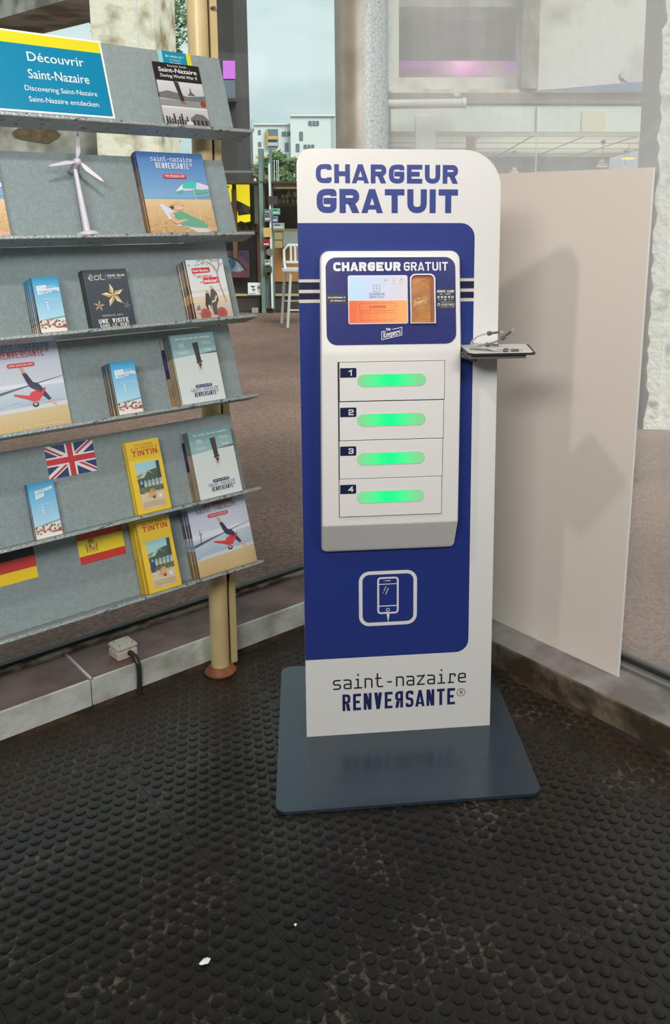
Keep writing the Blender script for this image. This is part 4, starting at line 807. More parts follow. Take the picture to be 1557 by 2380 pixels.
# four compartments
ZD = [(.9710,1.0705),(.8685,.9685),(.7665,.8668),(.6645,.7650)]; ED = [.3660,.3645,.3630,.3615]
m = MB(); 
for (a,b),x in zip(ZD,ED): m.box(.0942,x+.0012,-.0708,-.069,a-.0012,b+.0012)
m.build('door_gap', M['dark_gap'], kk)
for i,((a,b),xr) in enumerate(zip(ZD,ED)):
    xl = .0985-.001*i; d = MB().bbox(xl,xr,-.0735,-.0700,a,b,.0008).build('door', M['kiosk_body'], kk)
    p = Print(.0003); zl = b-.0385; x0 = xl+.0018; p.poly(rrect(x0,zl,x0+.041,zl+.0245,(0,.003,.003,0)),rgb(24,34,72)); p.up(); p.text(str(i+1),x0+.021,zl+.0048,.0135,.0150,.0030,WH,rnd=.3); p.build('number_plate', d, -.0735)
    cx = xl+.1325; cz = a+.0525-.001*i*.3; L = .0865; hh = .0155
    m = MB(); o1 = rrect(cx-L-.0016,cz-hh-.0016,cx+L+.0016,cz+hh+.0016,hh+.0015,8); m.prism(o1,-.0742,-.0735,'y').build('light_rim', M['chrome'], d)
    p = Print(.0003); n = 34
    for k in range(n):
        u0,u1 = -cos(pi*k/n),-cos(pi*(k+1)/n)
        def hz(u):
            e = max(0,abs(u)*L-(L-hh)); return math.sqrt(max(0,hh*hh-e*e))
        def cc(u):
            q = max(0,1-abs(u+.05)**1.8*1.35); A,B_ = rgb(128,206,142),rgb(0,250,140); return tuple(A[j]*(1-q)+B_[j]*q for j in range(3))
        p.poly([(cx+u0*L,cz-hz(u0)),(cx+u1*L,cz-hz(u1)),(cx+u1*L,cz+hz(u1)),(cx+u0*L,cz+hz(u0))],cc((u0+u1)/2))
    p.build('green_light', d, -.0742, m='led')
# side tray with cables: part of the kiosk (bolted on)
TZ = 1.101
tr = MB().prism([(.412,-.004),(.5895,-.004),(.600,-.012),(.5835,-.142),(.575,-.150),(.424,-.150),(.412,-.135)][::-1],TZ-.006,TZ-.0008).build('side_tray', M['black'], kk)
MB().prism([(.416,-.010),(.587,-.010),(.592,-.016),(.578,-.139),(.572,-.145),(.427,-.145),(.416,-.132)][::-1],TZ-.002,TZ+.0006).build('tray_mat', mat('white_tray_mat', rgb(222,222,220), .4), tr)
MB().prism([(.412,-.012),(.568,-.012),(.560,-.142),(.418,-.142)][::-1],TZ-.0155,TZ-.006).build('tray_underside', M['greyplastic'], tr)
MB().tube([(.412,-.06,TZ-.012),(.430,-.07,TZ-.024),(.448,-.085,TZ-.030)],.003,8).tube([(.412,-.05,TZ-.02),(.44,-.06,TZ-.03)],.0055,8).build('tray_bracket', M['cable_grey'], tr)
def cable(pts, bead, plug, c='cable', tipc='cable'):
    P = [Vector(q) for q in pts]; sm = []
    for i in range(len(P)-1):
        a,b_,c_,d_ = P[max(i-1,0)],P[i],P[i+1],P[min(i+2,len(P)-1)]
        for t in (0,.25,.5,.75): sm.append(.5*((2*b_)+(c_-a)*t+(2*a-5*b_+4*c_-d_)*t*t+(3*b_-a-3*c_+d_)*t**3))
    sm.append(P[-1]); cb = MB().tube(sm,.0021,8).build('charging_cable', M[c], kk, True)
    i = int(bead*(len(sm)-1)); d = (sm[i+1]-sm[i-1]).normalized()
    MB().tube([sm[i]-d*.006,sm[i]-d*.004,sm[i]+d*.004,sm[i]+d*.006],[.0035,.0055,.0055,.0035],10).build('cable_bead', M['greyplastic'], cb, True)
    d = (P[-1]-P[-2]).normalized(); e = P[-1]
    MB().tube([e,e+d*.006],[.0024,.0034],8).tube([e+d*.006,e+d*.020],[.0036,.0036],4).build('plug', M['greyplastic'] , cb)
    MB().tube([e+d*.020,e+d*.030],[.0026,.0026],4).build('plug_tip', M[tipc], cb)
o_ = (.428,-.09,TZ+.003)
cable([o_,(.432,-.095,TZ+.022),(.450,-.10,TZ+.037),(.472,-.10,TZ+.042),(.481,-.10,TZ+.043)],.83,0)
cable([o_,(.455,-.10,TZ+.012),(.485,-.105,TZ+.020),(.505,-.11,TZ+.030),(.513,-.115,TZ+.038)],.85,0,'cable_grey')
cable([o_,(.438,-.06,TZ+.010),(.462,-.055,TZ+.008),(.482,-.05,TZ+.006),(.490,-.05,TZ+.0055)],.8,0)
cable([o_,(.450,-.115,TZ+.004),(.480,-.125,TZ+.0035),(.512,-.128,TZ+.003),(.524,-.128,TZ+.003)],.8,0,'cable_grey')
cable([o_,(.455,-.12,TZ+.010),(.485,-.135,TZ+.004),(.508,-.138,TZ+.003),(.522,-.137,TZ+.003)],.75,0)

# ------------------------------------------------------------------ beige board leaning on the right glass
bd = MB().prism([(2.083,.0879),(2.0875,.0879),(2.1465,1.574),(2.142,1.574)],1.343,2.27,'y').data('display_panel', [M['boardface'],M['boardedge']])
for q in bd.polygons: q.material_index = 0 if abs(q.normal.x)>.9 else 1
bdo = link('display_panel', bd); tag(bdo,'large plain beige board leaning against the right-hand glass behind the kiosk','board')
MB().prism([(2.0826,.0879),(2.0830,.0879),(2.142,1.574),(2.1416,1.574)],1.343,1.3465,'y').build('white_edge_strip', M['boardedge'], bdo)

# junction box and conduit on the left kerb
jb = empty('junction_box', (1.008,2.407,.0925), .0, 'cream plastic junction box on the left kerb', 'electrical box')
T = Matrix.Rotation(R(3),4,'Z')
MB().bbox(0,.066,0,.062,.0005,.028,.004,T=T).build('box_base', M['boxplastic'], jb); MB().bbox(-.001,.067,-.001,.063,.029,.045,.005,T=T).build('lid', M['boxplastic'], jb)
for a,b in ((.012,.012),(.055,.012),(.012,.05),(.055,.05)): MB().cyl(a,b,.0445,.0456,.0028,seg=10,T=T).build('screw', M['greyplastic'], jb)
pts = [(1.046,2.409,.112),(1.047,2.395,.112),(1.049,2.378,.108),(1.051,2.364,.092),(1.052,2.360,.07),(1.050,2.357,.04),(1.047,2.355,.0005)]
cd = MB(); P = [Vector(q) for q in pts]; L = []; 
for i in range(len(P)-1):
    for t in range(6): L.append(P[i].lerp(P[i+1],t/6))
L.append(P[-1]); cd.tube(L,[.0082 if i%2 else .0072 for i in range(len(L))],14)
tag(cd.build('cable_conduit', M['conduit'], None, True),'black ribbed conduit running from the junction box down to the floor','cable')
# scraps on the floor
def scrap(x,y,s,label):
    m = MB(); rnd = random.Random(int(x*1000)); n = 9; vs = [(0,0,.006*s/.012)]+[(s*(.7+.5*rnd.random())*cos(2*pi*k/n),s*.8*(.5+.5*rnd.random())*sin(2*pi*k/n),.001+.004*rnd.random()) for k in range(n)]+[(0,0,.0003)]
    m.add(vs,[(0,1+k,1+(k+1)%n) for k in range(n)]+[(n+1,1+(k+1)%n,1+k) for k in range(n)]); o = m.build('paper_scrap', M['paper']); o.location = (x,y,0); tag(o,label,'litter'); return o
scrap(.709,1.357,.0125,'crumpled white paper scrap on the open rubber floor')
q = G(-.215,1.573); scrap(q.x,q.y,.004,'tiny white crumb of paper farther along the rubber floor than the crumpled scrap')

# ------------------------------------------------------------------ outside
E = {}
E['asphalt'] = mat('brown_asphalt', rgb(134,104,92), .85, c2=rgb(102,78,68), vscale=.9, bump=.8, bscale=95, detail=9, coords='Object', lo=.3, hi=.7)
def grain(m, sc_, k):
    t = m.node_tree; b = t.nodes['Principled BSDF']; src = b.inputs['Base Color'].links[0].from_socket; tc_ = N(t,'TexCoord'); v = N(t,'TexVoronoi'); v.inputs['Scale'].default_value = sc_; t.links.new(tc_.outputs['Object'], v.inputs['Vector'])
    h = N(t,'Mix', data_type='RGBA', blend_type='MULTIPLY'); h.inputs['Factor'].default_value = k; r = N(t,'ValToRGB'); r.color_ramp.elements[0].color = (.35,.33,.33,1); r.color_ramp.elements[1].color = (1.7,1.65,1.65,1); s_ = N(t,'SeparateXYZ'); t.links.new(v.outputs['Color'], s_.inputs[0]); t.links.new(s_.outputs[0], r.inputs[0])
    t.links.new(src, h.inputs['A']); t.links.new(r.outputs[0], h.inputs['B']); t.links.new(h.outputs['Result'], b.inputs['Base Color'])
grain(E['asphalt'], 85, .5)
E['conc'] = mat('pale_peeling_concrete', rgb(226,218,198), .85, c2=rgb(150,128,92), vscale=2.6, bump=1.0, bscale=9, detail=9, lo=.33, hi=.52)
E['conc_grey'] = mat('grey_streaked_concrete', rgb(176,172,162), .85, c2=rgb(120,114,104), vscale=2.2, bump=.8, bscale=7, detail=9)
E['conc_white'] = mat('white_stained_concrete', rgb(220,218,208), .85, c2=rgb(168,162,150), vscale=1.6, bump=.8, bscale=6, detail=9, lo=.3, hi=.48)
E['rough_white'] = mat('rough_white_render', rgb(230,228,220), .9, c2=rgb(140,134,124), vscale=8, bump=2.0, bscale=18, detail=9, lo=.3, hi=.45)
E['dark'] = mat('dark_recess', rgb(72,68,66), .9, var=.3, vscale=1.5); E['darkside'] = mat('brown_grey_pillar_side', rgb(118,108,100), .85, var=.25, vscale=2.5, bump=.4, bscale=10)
E['ochre'] = mat('ochre_stripe', rgb(170,160,112), .8); E['slate'] = mat('slate_blue', rgb(100,112,124), .7); E['blue'] = mat('blue_fascia', rgb(104,124,170), .5); E['beam'] = mat('rusty_brown_beam', rgb(140,122,110), .7, var=.2, vscale=2)
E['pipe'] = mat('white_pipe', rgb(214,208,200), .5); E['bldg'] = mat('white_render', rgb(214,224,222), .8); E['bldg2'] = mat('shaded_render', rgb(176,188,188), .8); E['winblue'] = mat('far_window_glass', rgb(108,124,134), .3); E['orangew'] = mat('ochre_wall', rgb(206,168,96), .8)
E['leaf'] = mat('green_leaves', rgb(98,128,74), .7, c2=rgb(58,84,48), vscale=.8); E['leaf2'] = mat('dark_green_leaves', rgb(60,86,44), .7, c2=rgb(38,58,30), vscale=3); E['bark'] = mat('bark', rgb(92,76,60), .9)
E['shopdark'] = mat('dim_shop_interior', rgb(66,58,52), .8, var=.3, vscale=1.2); E['wood'] = mat('shop_wood', rgb(122,84,58), .6, var=.2, vscale=2); E['orange_wood'] = mat('orange_wood', rgb(176,120,66), .6)
E['doorframe'] = mat('green_grey_door_frame', rgb(118,140,134), .4, var=.2, vscale=3); E['yellow'] = mat('lit_yellow_poster', rgb(246,220,10), .5, emit=.75); E['purple'] = mat('purple_light', rgb(190,96,200), .5, emit=.4)
E['pink'] = mat('pink_wall', rgb(206,160,170), .8, c2=rgb(226,206,186), vscale=1.5); E['ceilg'] = mat('pale_suspended_ceiling', rgb(214,216,206), .8); E['ceilw'] = mat('pale_green_glazing', rgb(222,232,222), .5)
E['orangecol'] = mat('orange_column', rgb(220,160,100), .6); E['cap'] = mat('grey_cap', rgb(110,110,110), .6); E['white'] = mat('white_enamel', rgb(226,228,226), .4); E['yl'] = mat('yellow_lamp', rgb(246,220,60), .4, emit=.8)
E['menu'] = mat('grey_menu_board', rgb(150,156,150), .6); E['crate'] = mat('pale_jar', rgb(176,168,146), .5); E['green'] = mat('green_poster', rgb(88,160,124), .6); E['red'] = mat('red_sticker', rgb(150,30,48), .5); E['pidgeon'] = mat('grey_feathers', rgb(84,86,92), .7)
struct('ground', box(-45,140,GY+.05,160,-.12,-.004), E['asphalt'])
gr2 = struct('ground_right', box(GX+.05,140,-30,GY+.05,-.12,-.004), E['asphalt'])
def ex_empty(name, px, D, label, cat, z=0, group=None):
    x = ext(px,600,D).x; o = empty(name, G(x,D,z), -AL, label, cat, group); o['ox'] = x; o['oy'] = D; del o['ox']; del o['oy']; return o, x, D
def X_(px, D, py=500): return ext(px,py,D).x
def Z_(py, D, px=800): return ext(px,py,D).z
class Ext:                                           # thing beyond the glass; parts given in camera-ground metres relative to its base
    def __init__(s, name, px, D, label, cat, z=0, group=None):
        s.x = ext(px,600,D).x; s.D = D; s.z = z; s.o = empty(name, G(s.x,D,z), -AL, label, cat, group)
    def b(s, name, m, px0, px1, py0, py1, d0=0., d1=.1, D=None, parent=None):     # box whose front stands at D+d0 and spans the given outline
        D = D or s.D; a = ext(px0,(py0+py1)/2,D+d0); c = ext(px1,(py0+py1)/2,D+d0); t = ext((px0+px1)/2,py0,D+d0); u = ext((px0+px1)/2,py1,D+d0)
        return box(a.x-s.x,c.x-s.x,D+d0-s.D,D+d1-s.D,max(u.z,0)-s.z,t.z-s.z).build(name, m, parent or s.o)
    def loc(s, px, py, d=0., D=None): 
        q = ext(px,py,(D or s.D)+d); return Vector((q.x-s.x,q.y-s.D,q.z-s.z))
# --- pillar and beam behind the rack
e = Ext('concrete_pillar', 306, 11.7, 'massive pale peeling concrete pillar outside behind the top of the rack', 'pillar')
a = ext(235,500,11.7).x-e.x; b = ext(377,500,11.7).x-e.x
m = MB(); rnd = random.Random(4); n = 16
for i in range(n): pass
m.prism([(a,0),(b,0),(b+.05,.9),(a-.3,1.1)],-.05,6.5); m.build('shaft', E['conc'], e.o)
e = Ext('concrete_wall', 100, 12.4, 'grey streaked low concrete wall outside left of the peeling pillar', 'wall')
a = ext(-500,500,12.4).x-e.x; b = ext(240,500,12.4).x-e.x
m = MB().box(a,b,0,.5,-.05,ext(100,225,12.4).z); m.build('wall_face', E['conc_grey'], e.o)
rnd = random.Random(8); pts = [(cos(2*pi*k/11)*(.3+.12*rnd.random()),sin(2*pi*k/11)*(.08+.06*rnd.random())) for k in range(11)]; c = e.loc(85,312,-.01)
MB().prism([(c.x+u,c.z+v) for u,v in pts],-.012,-.001,'y').build('spalled_hole', mat('spalled_brown', rgb(104,88,66), .95, var=.4, vscale=8, bump=1, bscale=20), e.o)
e = Ext('concrete_beam', 150, 11.9, 'grey concrete roof beam outside above the left end of the rack', 'beam')
p0 = ext(260,-30,11.9); p1 = ext(-120,118,14.9); d = (p1-p0); d.z = 0; d.normalize(); nrm = Vector((-d.y,d.x,0)); m = MB(); zb = 4.5
P = [p0,p1,p1+nrm*-1.0,p0+nrm*-1.0]; m.prism([(q.x-e.x,q.y-e.D) for q in P],p0.z,p0.z+1.6); m.build('beam_body', E['conc_grey'], e.o)
# --- trees
def tree(px, D, pytop, pybot, wpx, label, m, n=900, seed=1, ls=.1, trunk=True, group=None, name='leafy_tree', dens=1.):
    e = Ext(name, px, D, label, 'tree', 0, group); rnd = random.Random(seed); c = e.loc(px,(pytop+pybot)/2); rx = wpx/F*D/2; rz = (pybot-pytop)/F*D/2; mb = MB(); vs = []; fs = []
    blobs = [(rnd.uniform(-.65,.65),rnd.uniform(-.65,.65),rnd.uniform(-.6,.6),rnd.uniform(.3,.5)) for _ in range(9)]
    for _ in range(n):
        bb = rnd.choice(blobs); v = Vector((rnd.gauss(0,1),rnd.gauss(0,1),rnd.gauss(0,1))).normalized()*bb[3]*rnd.uniform(.6,1.05)
        q = Vector((c.x+(bb[0]+v.x)*rx, (bb[1]+v.y)*rx, c.z+(bb[2]+v.z)*rz)); u = Vector((rnd.gauss(0,1),rnd.gauss(0,1),rnd.gauss(0,1))).normalized(); w_ = u.orthogonal().normalized()*ls; u = u*ls*rnd.uniform(.5,.8)
        k = len(vs); vs += [q-w_,q-u*.5,q+w_,q+u*.5]; fs.append((k,k+1,k+2,k+3))
    mb.add(vs,fs); o = mb.build('foliage', m, e.o); o['kind'] = 'stuff'
    mt = MB(); mt.tube([(0,0,-.02),(c.x*.5,0,c.z*.5),(c.x,0,c.z)],[.02*rx+.05,.02*rx+.035,.02],8)
    for k in range(6):
        a = k*1.1+seed; mt.tube([(c.x*.8,0,c.z-rz*.6),(c.x+cos(a)*rx*.3,sin(a)*rx*.3,c.z-rz*.1),(c.x+cos(a)*rx*.6,sin(a)*rx*.6,c.z+rz*.3)],[.03,.02,.008],6)
    mt.build('trunk', E['bark'], e.o)
    return e
tree(398,22,48,345,62,'tall dark green tree seen between the peeling pillar and the cream pole',E['leaf2'],2200,3,.09)
tree(330,30,-60,110,260,'hazy green tree outside behind the top left of the rack',E['leaf'],1500,6,.13,name='leafy_tree')
tree(648,40,350,432,110,'green bushy tree in front of the white apartment block',E['leaf'],2600,11,.16)
tree(585,38,372,432,70,'yellowish bushy tree at the left foot of the white apartment block',mat('yellow_green_leaves', rgb(128,128,78), .7, c2=rgb(84,92,54), vscale=1.2),1500,12,.14)
tree(745,46,350,440,120,'green tree mostly hidden behind the kiosk top',E['leaf'],1500,13,.17)
# --- white apartment block
D = 95.
e = Ext('apartment_block', 665, D, 'white stepped apartment block far beyond the trees', 'building')
def wing(px0,px1,pyt,m,d0=0.,nm='wing'): return e.b(nm,m,px0,px1,pyt,560,d0,8.,D)
wing(677,778,268,E['bldg'],0.,'tall_wing'); wing(590,680,289,E['bldg'],1.,'middle_wing'); wing(545,592,277,E['bldg2'],2.,'side_wing'); e.b('stair_slit',E['winblue'],577,579,290,358,1.9,2.05,D)
e.b('parapet',E['white'],676,779,266,270,-.2,.3,D); e.b('parapet',E['white'],590,677,287,290,.8,1.2,D); e.b('end_face',E['bldg2'],771,779,270,489,-.05,.0,D)
def far_win(a,b,c,d,d0=-.08):
    f = e.b('window',E['winblue'],a,b,c,d,d0,d0+.06,D); n = max(1,int((b-a)/8))
    for i in range(1,n): e.b('mullion',E['white'],a+(b-a)*i/n-.5,a+(b-a)*i/n+.5,c,d,d0-.05,d0,D,parent=f)
for a,b,c,d,q in ((717,741,281,291,-.08),(696,704,306,326,-.08),(655,677,306,316,.92),(706,730,336,344,-.08),(662,670,332,352,.92),(688,696,334,352,-.08),(600,606,302,312,.92),(600,607,330,340,.92),(588,590,298,305,.9),(553,563,288,296,1.9),(553,563,318,328,1.9),(553,563,344,352,1.9),(585,592,383,392,.92)): far_win(a,b,c,d,q)
e.b('balcony_recess',E['winblue'],619,646,300,341,.8,.95,D)
for y0 in (313,328): e.b('balcony_front',E['orangew'] if y0==313 else E['bldg2'],621,645,y0+3,y0+11,.5,.7,D)
e.b('balcony_post',E['orangew'],619,622,300,341,.5,.78,D); e.b('terrace',E['orangew'],594,625,362,368,-.5,.5,D); e.b('roof_box',E['bldg2'],611,624,283,288,2,4,D)
e = Ext('white_garden_pole', 640, 30, 'thin white poles standing in front of the bushy tree', 'pole')
for a in (638,644,648): q_ = e.loc(a,432); MB().tube([(q_.x,q_.y,-.01),(q_.x,q_.y,q_.z),e.loc(a-1,372)],.012,6).build('pole', E['white'], e.o)
# --- shop opposite: open fronted, each thing inside its own
D = 12.6
e = shop = Ext('shop_front', 620, D, 'low glazed shop across the brown asphalt, left of the kiosk', 'shop')
e.b('back_wall',E['shopdark'],430,800,424,728,2.2,2.4,D); e.b('shop_floor',E['wood'],430,800,722,732,0,2.2,D); e.b('lintel',E['wood'],634,800,425,440,-.05,.3,D) 
e.b('lintel_strip',E['ochre'],640,800,436,438,-.08,-.05,D); e.b('plinth',E['shopdark'],430,605,684,730,0,.2,D); e.b('plinth',E['shopdark'],640,800,690,730,0,.2,D); 
for a in range(432,604,5): pass
e.b('plinth_trim',E['ochre'],430,605,683,688,-.03,.0,D); e.b('plinth_trim',E['ochre'],640,800,683,688,-.03,.0,D)
e.b('door_post',E['doorframe'],604,613,345,733,-.1,.1,D); e.b('door_post',E['doorframe'],628,633,345,720,-.1,.05,D); e.b('door_panel',E['doorframe'],613,628,640,716,-.04,.02,D); e.b('door_handle_bar',E['white'],627,631,380,716,-.14,-.1,D)
e.b('transom',E['cap'],430,606,396,402,-.05,.05,D); e.b('side_wall',E['shopdark'],430,440,424,728,0,2.2,D); e.b('socket',E['menu'],585,600,716,728,-.06,0,D)
e.b('shop_roof',E['shopdark'],430,800,421,426,-.1,2.6,D)
e.b('wood_divider',E['wood'],540,549,440,600,.3,.4,D); e.b('wood_divider',E['wood'],597,604,424,684,.6,.7,D)
MB().box(*[0]*0) if False else None
def shopthing(name, m, a, b, c, d, d0, label, cat, th=.04, group=None, draw=None, pm='print'):
    x = Ext(name,(a+b)/2,D+d0,label,cat,0,group); o = x.b('board' if cat in('poster','sign','sticker','painting') else 'body',m,a,b,c,d,0,th)
    if draw:
        q0 = x.loc(a,d); q1 = x.loc(b,c); p = Print(.002); W_,H_ = q1.x-q0.x,q1.z-q0.z; draw(p,W_,H_); p.clip(0,0,W_,H_); p.build('artwork', x.o, 0, T=Matrix.Translation((q0.x,0,q0.z)), m=pm)
    return x
def d_yel(p,w,h):
    K = rgb(52,46,20); p.poly([(0,h*.60),(w*.5,h*.52),(w,h*.42),(w,h*.24),(w*.15,h*.20),(0,h*.45)],K); p.up()
    for j in range(4):
        for i in range(4-j//2): p.rect(w*(.45+.14*i+.03*j),h*(.48-.055*j-.02*i),w*(.52+.14*i+.03*j),h*(.50-.055*j-.02*i),rgb(246,214,60))
    p.ell(w*.35,h*.34,w*.12,h*.06,rgb(78,72,56)); p.poly([(0,0),(w,0),(w,h*.05),(w*.6,0.02*h),(w*.3,h*.06)],K)
shopthing('lit_poster',E['yellow'],550,580,429,519,.45,'bright yellow backlit poster with a black shape in the shop opposite','poster',draw=d_yel)
def d_yel2(p,w,h): p.poly([(0,h*.3),(w,h*.45),(w,0),(0,0)],rgb(52,46,20)); p.ell(w*.5,h*.92,w*.15,h*.03,rgb(60,50,20))
shopthing('lit_poster',E['yellow'],522,539,429,500,.45,'narrow yellow lit poster next to the rack edge in the shop opposite','poster',draw=d_yel2)
def d_eye(p,w,h):
    p.rect(0,0,w,h,rgb(112,76,108),rgb(128,72,84)); p.up(); p.poly([(0,h*.75),(w*.5,h*.72),(w*.85,h*.3),(w*.6,h*.2),(0,h*.3)],rgb(150,168,186)); p.up(); p.ell(w*.25,h*.52,w*.24,h*.24,rgb(64,134,172)); p.up(); p.ell(w*.18,h*.58,w*.1,h*.1,rgb(20,26,40)); p.poly([(w*.6,h*.42),(w*.72,h*.25),(w*.6,h*.28)],rgb(226,206,196))
    p.line([(0,h*.80),(w*.3,h*.78),(w*.6,h*.62),(w*.88,h*.28)],h*.05,rgb(66,40,52)); p.up(); p.poly([(w*.6,h),(w,h),(w,h*.6)],rgb(92,66,116))
shopthing('eye_painting',M['paper'],518,578,583,645,.5,'painting of a blue eye on purple leaning in the shop opposite','painting',draw=d_eye)
def d_h(p,w,h):
    p.poly([(w*.2,h*.75),(w*.6,h*.72),(w*.45,h*.6),(w*.3,h*.62)],rgb(60,64,60)); p.ell(w*.45,h*.42,w*.13,h*.12,rgb(140,146,140)); p.line([(w*.35,h*.5),(w*.55,h*.32)],.006,rgb(60,64,60)); p.text('H',w*.74,h*.42,w*.2,h*.35,.012,rgb(70,74,72)); p.line([(w*.78,h*.26),(w,h*.26)],.006,rgb(60,64,60)); p.line([(w*.12,h*.10),(w*.62,h*.12)],.006,rgb(80,84,80))
shopthing('window_sign',M['paper'],576,606,657,685,-.05,'white square sign with a letter H low in the shop window','sign',.02,draw=d_h)
shopthing('tall_poster',E['menu'],591,600,430,520,.5,'narrow grey poster beside the door of the shop opposite','poster',.02)
shopthing('menu_board',E['menu'],658,691,538,574,.3,'plain grey menu board above the bar stool','board',.03)
shop.b('bar_shelf',E['wood'],636,800,474,479,1.2,1.5,D)
shop.b('bar_front',E['orange_wood'],634,800,537,655,.5,.8,D); shop.b('bar_top',E['ochre'],632,800,532,538,.47,.85,D); shop.b('bar_side_panel',E['shopdark'],634,800,655,720,.52,.8,D)
for i,px in enumerate((650,659,668,657,666,681,690)):
    py = 473 if i not in (3,4) else 461
    x = Ext('storage_jar',px,D+1.25,['leftmost pale jar in the lower row on the shop shelf','middle pale jar in the lower row on the shop shelf','pale jar below the clear bottles on the shop shelf','left pale jar of the upper row on the shop shelf','right pale jar of the upper row on the shop shelf','second pale jar from the kiosk edge on the shop shelf','pale jar nearest the kiosk edge on the shop shelf'][i],'jar',0,'storage jars on the shop shelf'); q = x.loc(px,py); s_ = .026
    MB().lathe([(s_*.9,0),(s_,.02),(s_,.05),(s_*.6,.066)],12,T=Matrix.Translation((q.x,q.y,q.z))).build('glass', E['crate'], x.o, True); MB().cyl(q.x,q.y,q.z+.066,q.z+.074,s_*.6,seg=12).build('lid', E['cap'], x.o)
for px in (671,684):
    x = Ext('glass_bottle',px,D+1.3,'clear thin-necked bottle above the jars, '+('left one' if px==671 else 'right one nearest the kiosk'),'bottle',0,'bottles on the shop shelf'); q = x.loc(px,458); MB().lathe([(.03,0),(.032,.03),(.03,.08),(.009,.10),(.009,.15)],12,T=Matrix.Translation(q)).build('glass', E['crate'], x.o, True); MB().cyl(q.x,q.y,q.z+.15,q.z+.165,.011,seg=8).build('cork', E['wood'], x.o)
for a,b,c,d,m,l in ((632,651,484,499,'green','green sticker on the shop door'),(633,646,502,516,'blue','small blue framed sticker on the shop door'),(634,661,518,533,'menu','pale sticker with a round emblem on the shop door'),(614,629,486,495,'slate','dark card sticker at the top of the door stickers'),(614,629,496,515,'cap','black and white card sticker on the door'),(612,630,529,551,'orangew','ochre notice on the shop door'),(611,627,556,573,'red','red and white sticker on the shop door'),(615,630,603,617,'menu','pale card reader sticker on the shop door'),(614,632,620,633,'leaf2','dark green sticker low on the shop door'),(638,656,540,556,'ochre','upper yellow notice behind the shop door'),(638,656,560,576,'ochre','lower yellow notice behind the shop door'),(623,645,456,475,'shopdark','black square device above the door stickers')):
    shopthing('door_sticker' if 'sticker' in l else 'door_notice',E[m],a,b,c,d,-.16 if 'behind' not in l else .2,l,'sticker',.01, draw=(lambda p,w,h:(p.rect(w*.15,h*.25,w*.85,h*.40,WH),p.rect(w*.15,h*.6,w*.6,h*.75,rgb(60,60,70)))) if m not in('ochre','orangew','shopdark','leaf2') else None)
x = Ext('round_sticker',627,D-.17,'round grey sticker on the shop door','sticker'); q = x.loc(627,586); MB().tube([(q.x,.0,q.z),(q.x,.01,q.z)],.052,20).build('disc', E['cap'], x.o)
for i,(px,py,h_) in enumerate(((583,575,.34),(595,580,.30),(551,578,.2),(594,612,.2))):
    x = Ext('dark_vase',px,D+.9,['tall dark vase with a pale top inside the shop','dark bottle shape beside the tall vase inside the shop','small dark figure above the eye painting','low dark vase behind the white sign'][i],'vase'); q = x.loc(px,py+45)
    MB().lathe([(.022,0),(.028,h_*.3),(.020,h_*.8),(.026,h_)],12,T=Matrix.Translation(q)).build('vessel', E['slate' if i==0 else 'dark'], x.o, True); MB().lathe([(.018,h_),(.018,h_+.05)],10,T=Matrix.Translation(q)).build('rim', E['crate'], x.o)
for i,px in enumerate((556,572,590)):
    x = Ext('potted_plant',px,D+.72,['small leafy plant left under the yellow poster','small leafy plant right under the yellow poster','small leafy plant by the narrow grey poster'][i],'plant'); q = x.loc(px,530); mb = MB(); rnd = random.Random(i)
    for _ in range(26):
        u = Vector((rnd.uniform(-.04,.04),rnd.uniform(-.05,.05),rnd.uniform(.02,.16))); mb.tube([q+u*.2,q+u],[.004,.008],4)
    mb.build('foliage', E['leaf2'], x.o)['kind'] = 'stuff'; MB().lathe([(.03,0),(.04,.05)],10,T=Matrix.Translation(q-Vector((0,0,.03)))).build('pot', E['wood'], x.o)
shop.b('window_counter_top',E['wood'],520,604,534,538,.55,1.,D); shop.b('window_counter_front',E['shopdark'],520,604,538,684,.65,.8,D)
# --- white bar stool
st = Ext('bar_stool', 690, 10.9, 'white metal bar stool with a slatted back outside the shop', 'stool')
q = ext(672,762,10.9); x0 = q.x-st.x; W_ = .42; SZ = .71; 
legs = [((x0-.02,0,0),(x0+.03,.04,SZ)),((x0+W_+.02,0,0),(x0+W_-.03,.04,SZ)),((x0-.155,.44,0),(x0-.085,.36,SZ)),((x0+W_+.10,.42,0),(x0+W_-.0,.34,SZ))]
for a,b in legs: MB().tube([a,b],.018,8).build('leg', M['alumw'], st.o, True)
MB().prism(rrect(x0-.09,.0,x0+W_-.0,.38,.05),SZ,SZ+.03).build('seat', M['alumw'], st.o)
bx0,bx1 = x0-.10,x0+.31; zt = 1.02
MB().tube([(bx0+.02,.36,SZ+.02),(bx0,.40,SZ+.08),(bx0,.42,zt-.06),(bx0+.05,.43,zt),(bx1-.05,.43,zt),(bx1,.42,zt-.06),(bx1,.40,SZ+.08),(bx1-.02,.36,SZ+.02)],.018,10).build('back_frame', M['alumw'], st.o, True)
MB().box(bx0,bx1,.38,.41,SZ+.08,SZ+.11).build('lower_rail', M['alumw'], st.o)
for k in range(5): u = bx0+.09+k*.056; MB().box(u-.014,u+.014,.40,.41,SZ+.10,zt-.01).build('slat', M['alumw'], st.o)
for z_ in (.22,.30): MB().tube([(x0-.01 if z_==.22 else x0-.10,.02 if z_==.22 else .38,z_),(x0+W_+.01,.02 if z_==.22 else .38,z_)],.011,8).build('foot_rail', M['alumw'], st.o)
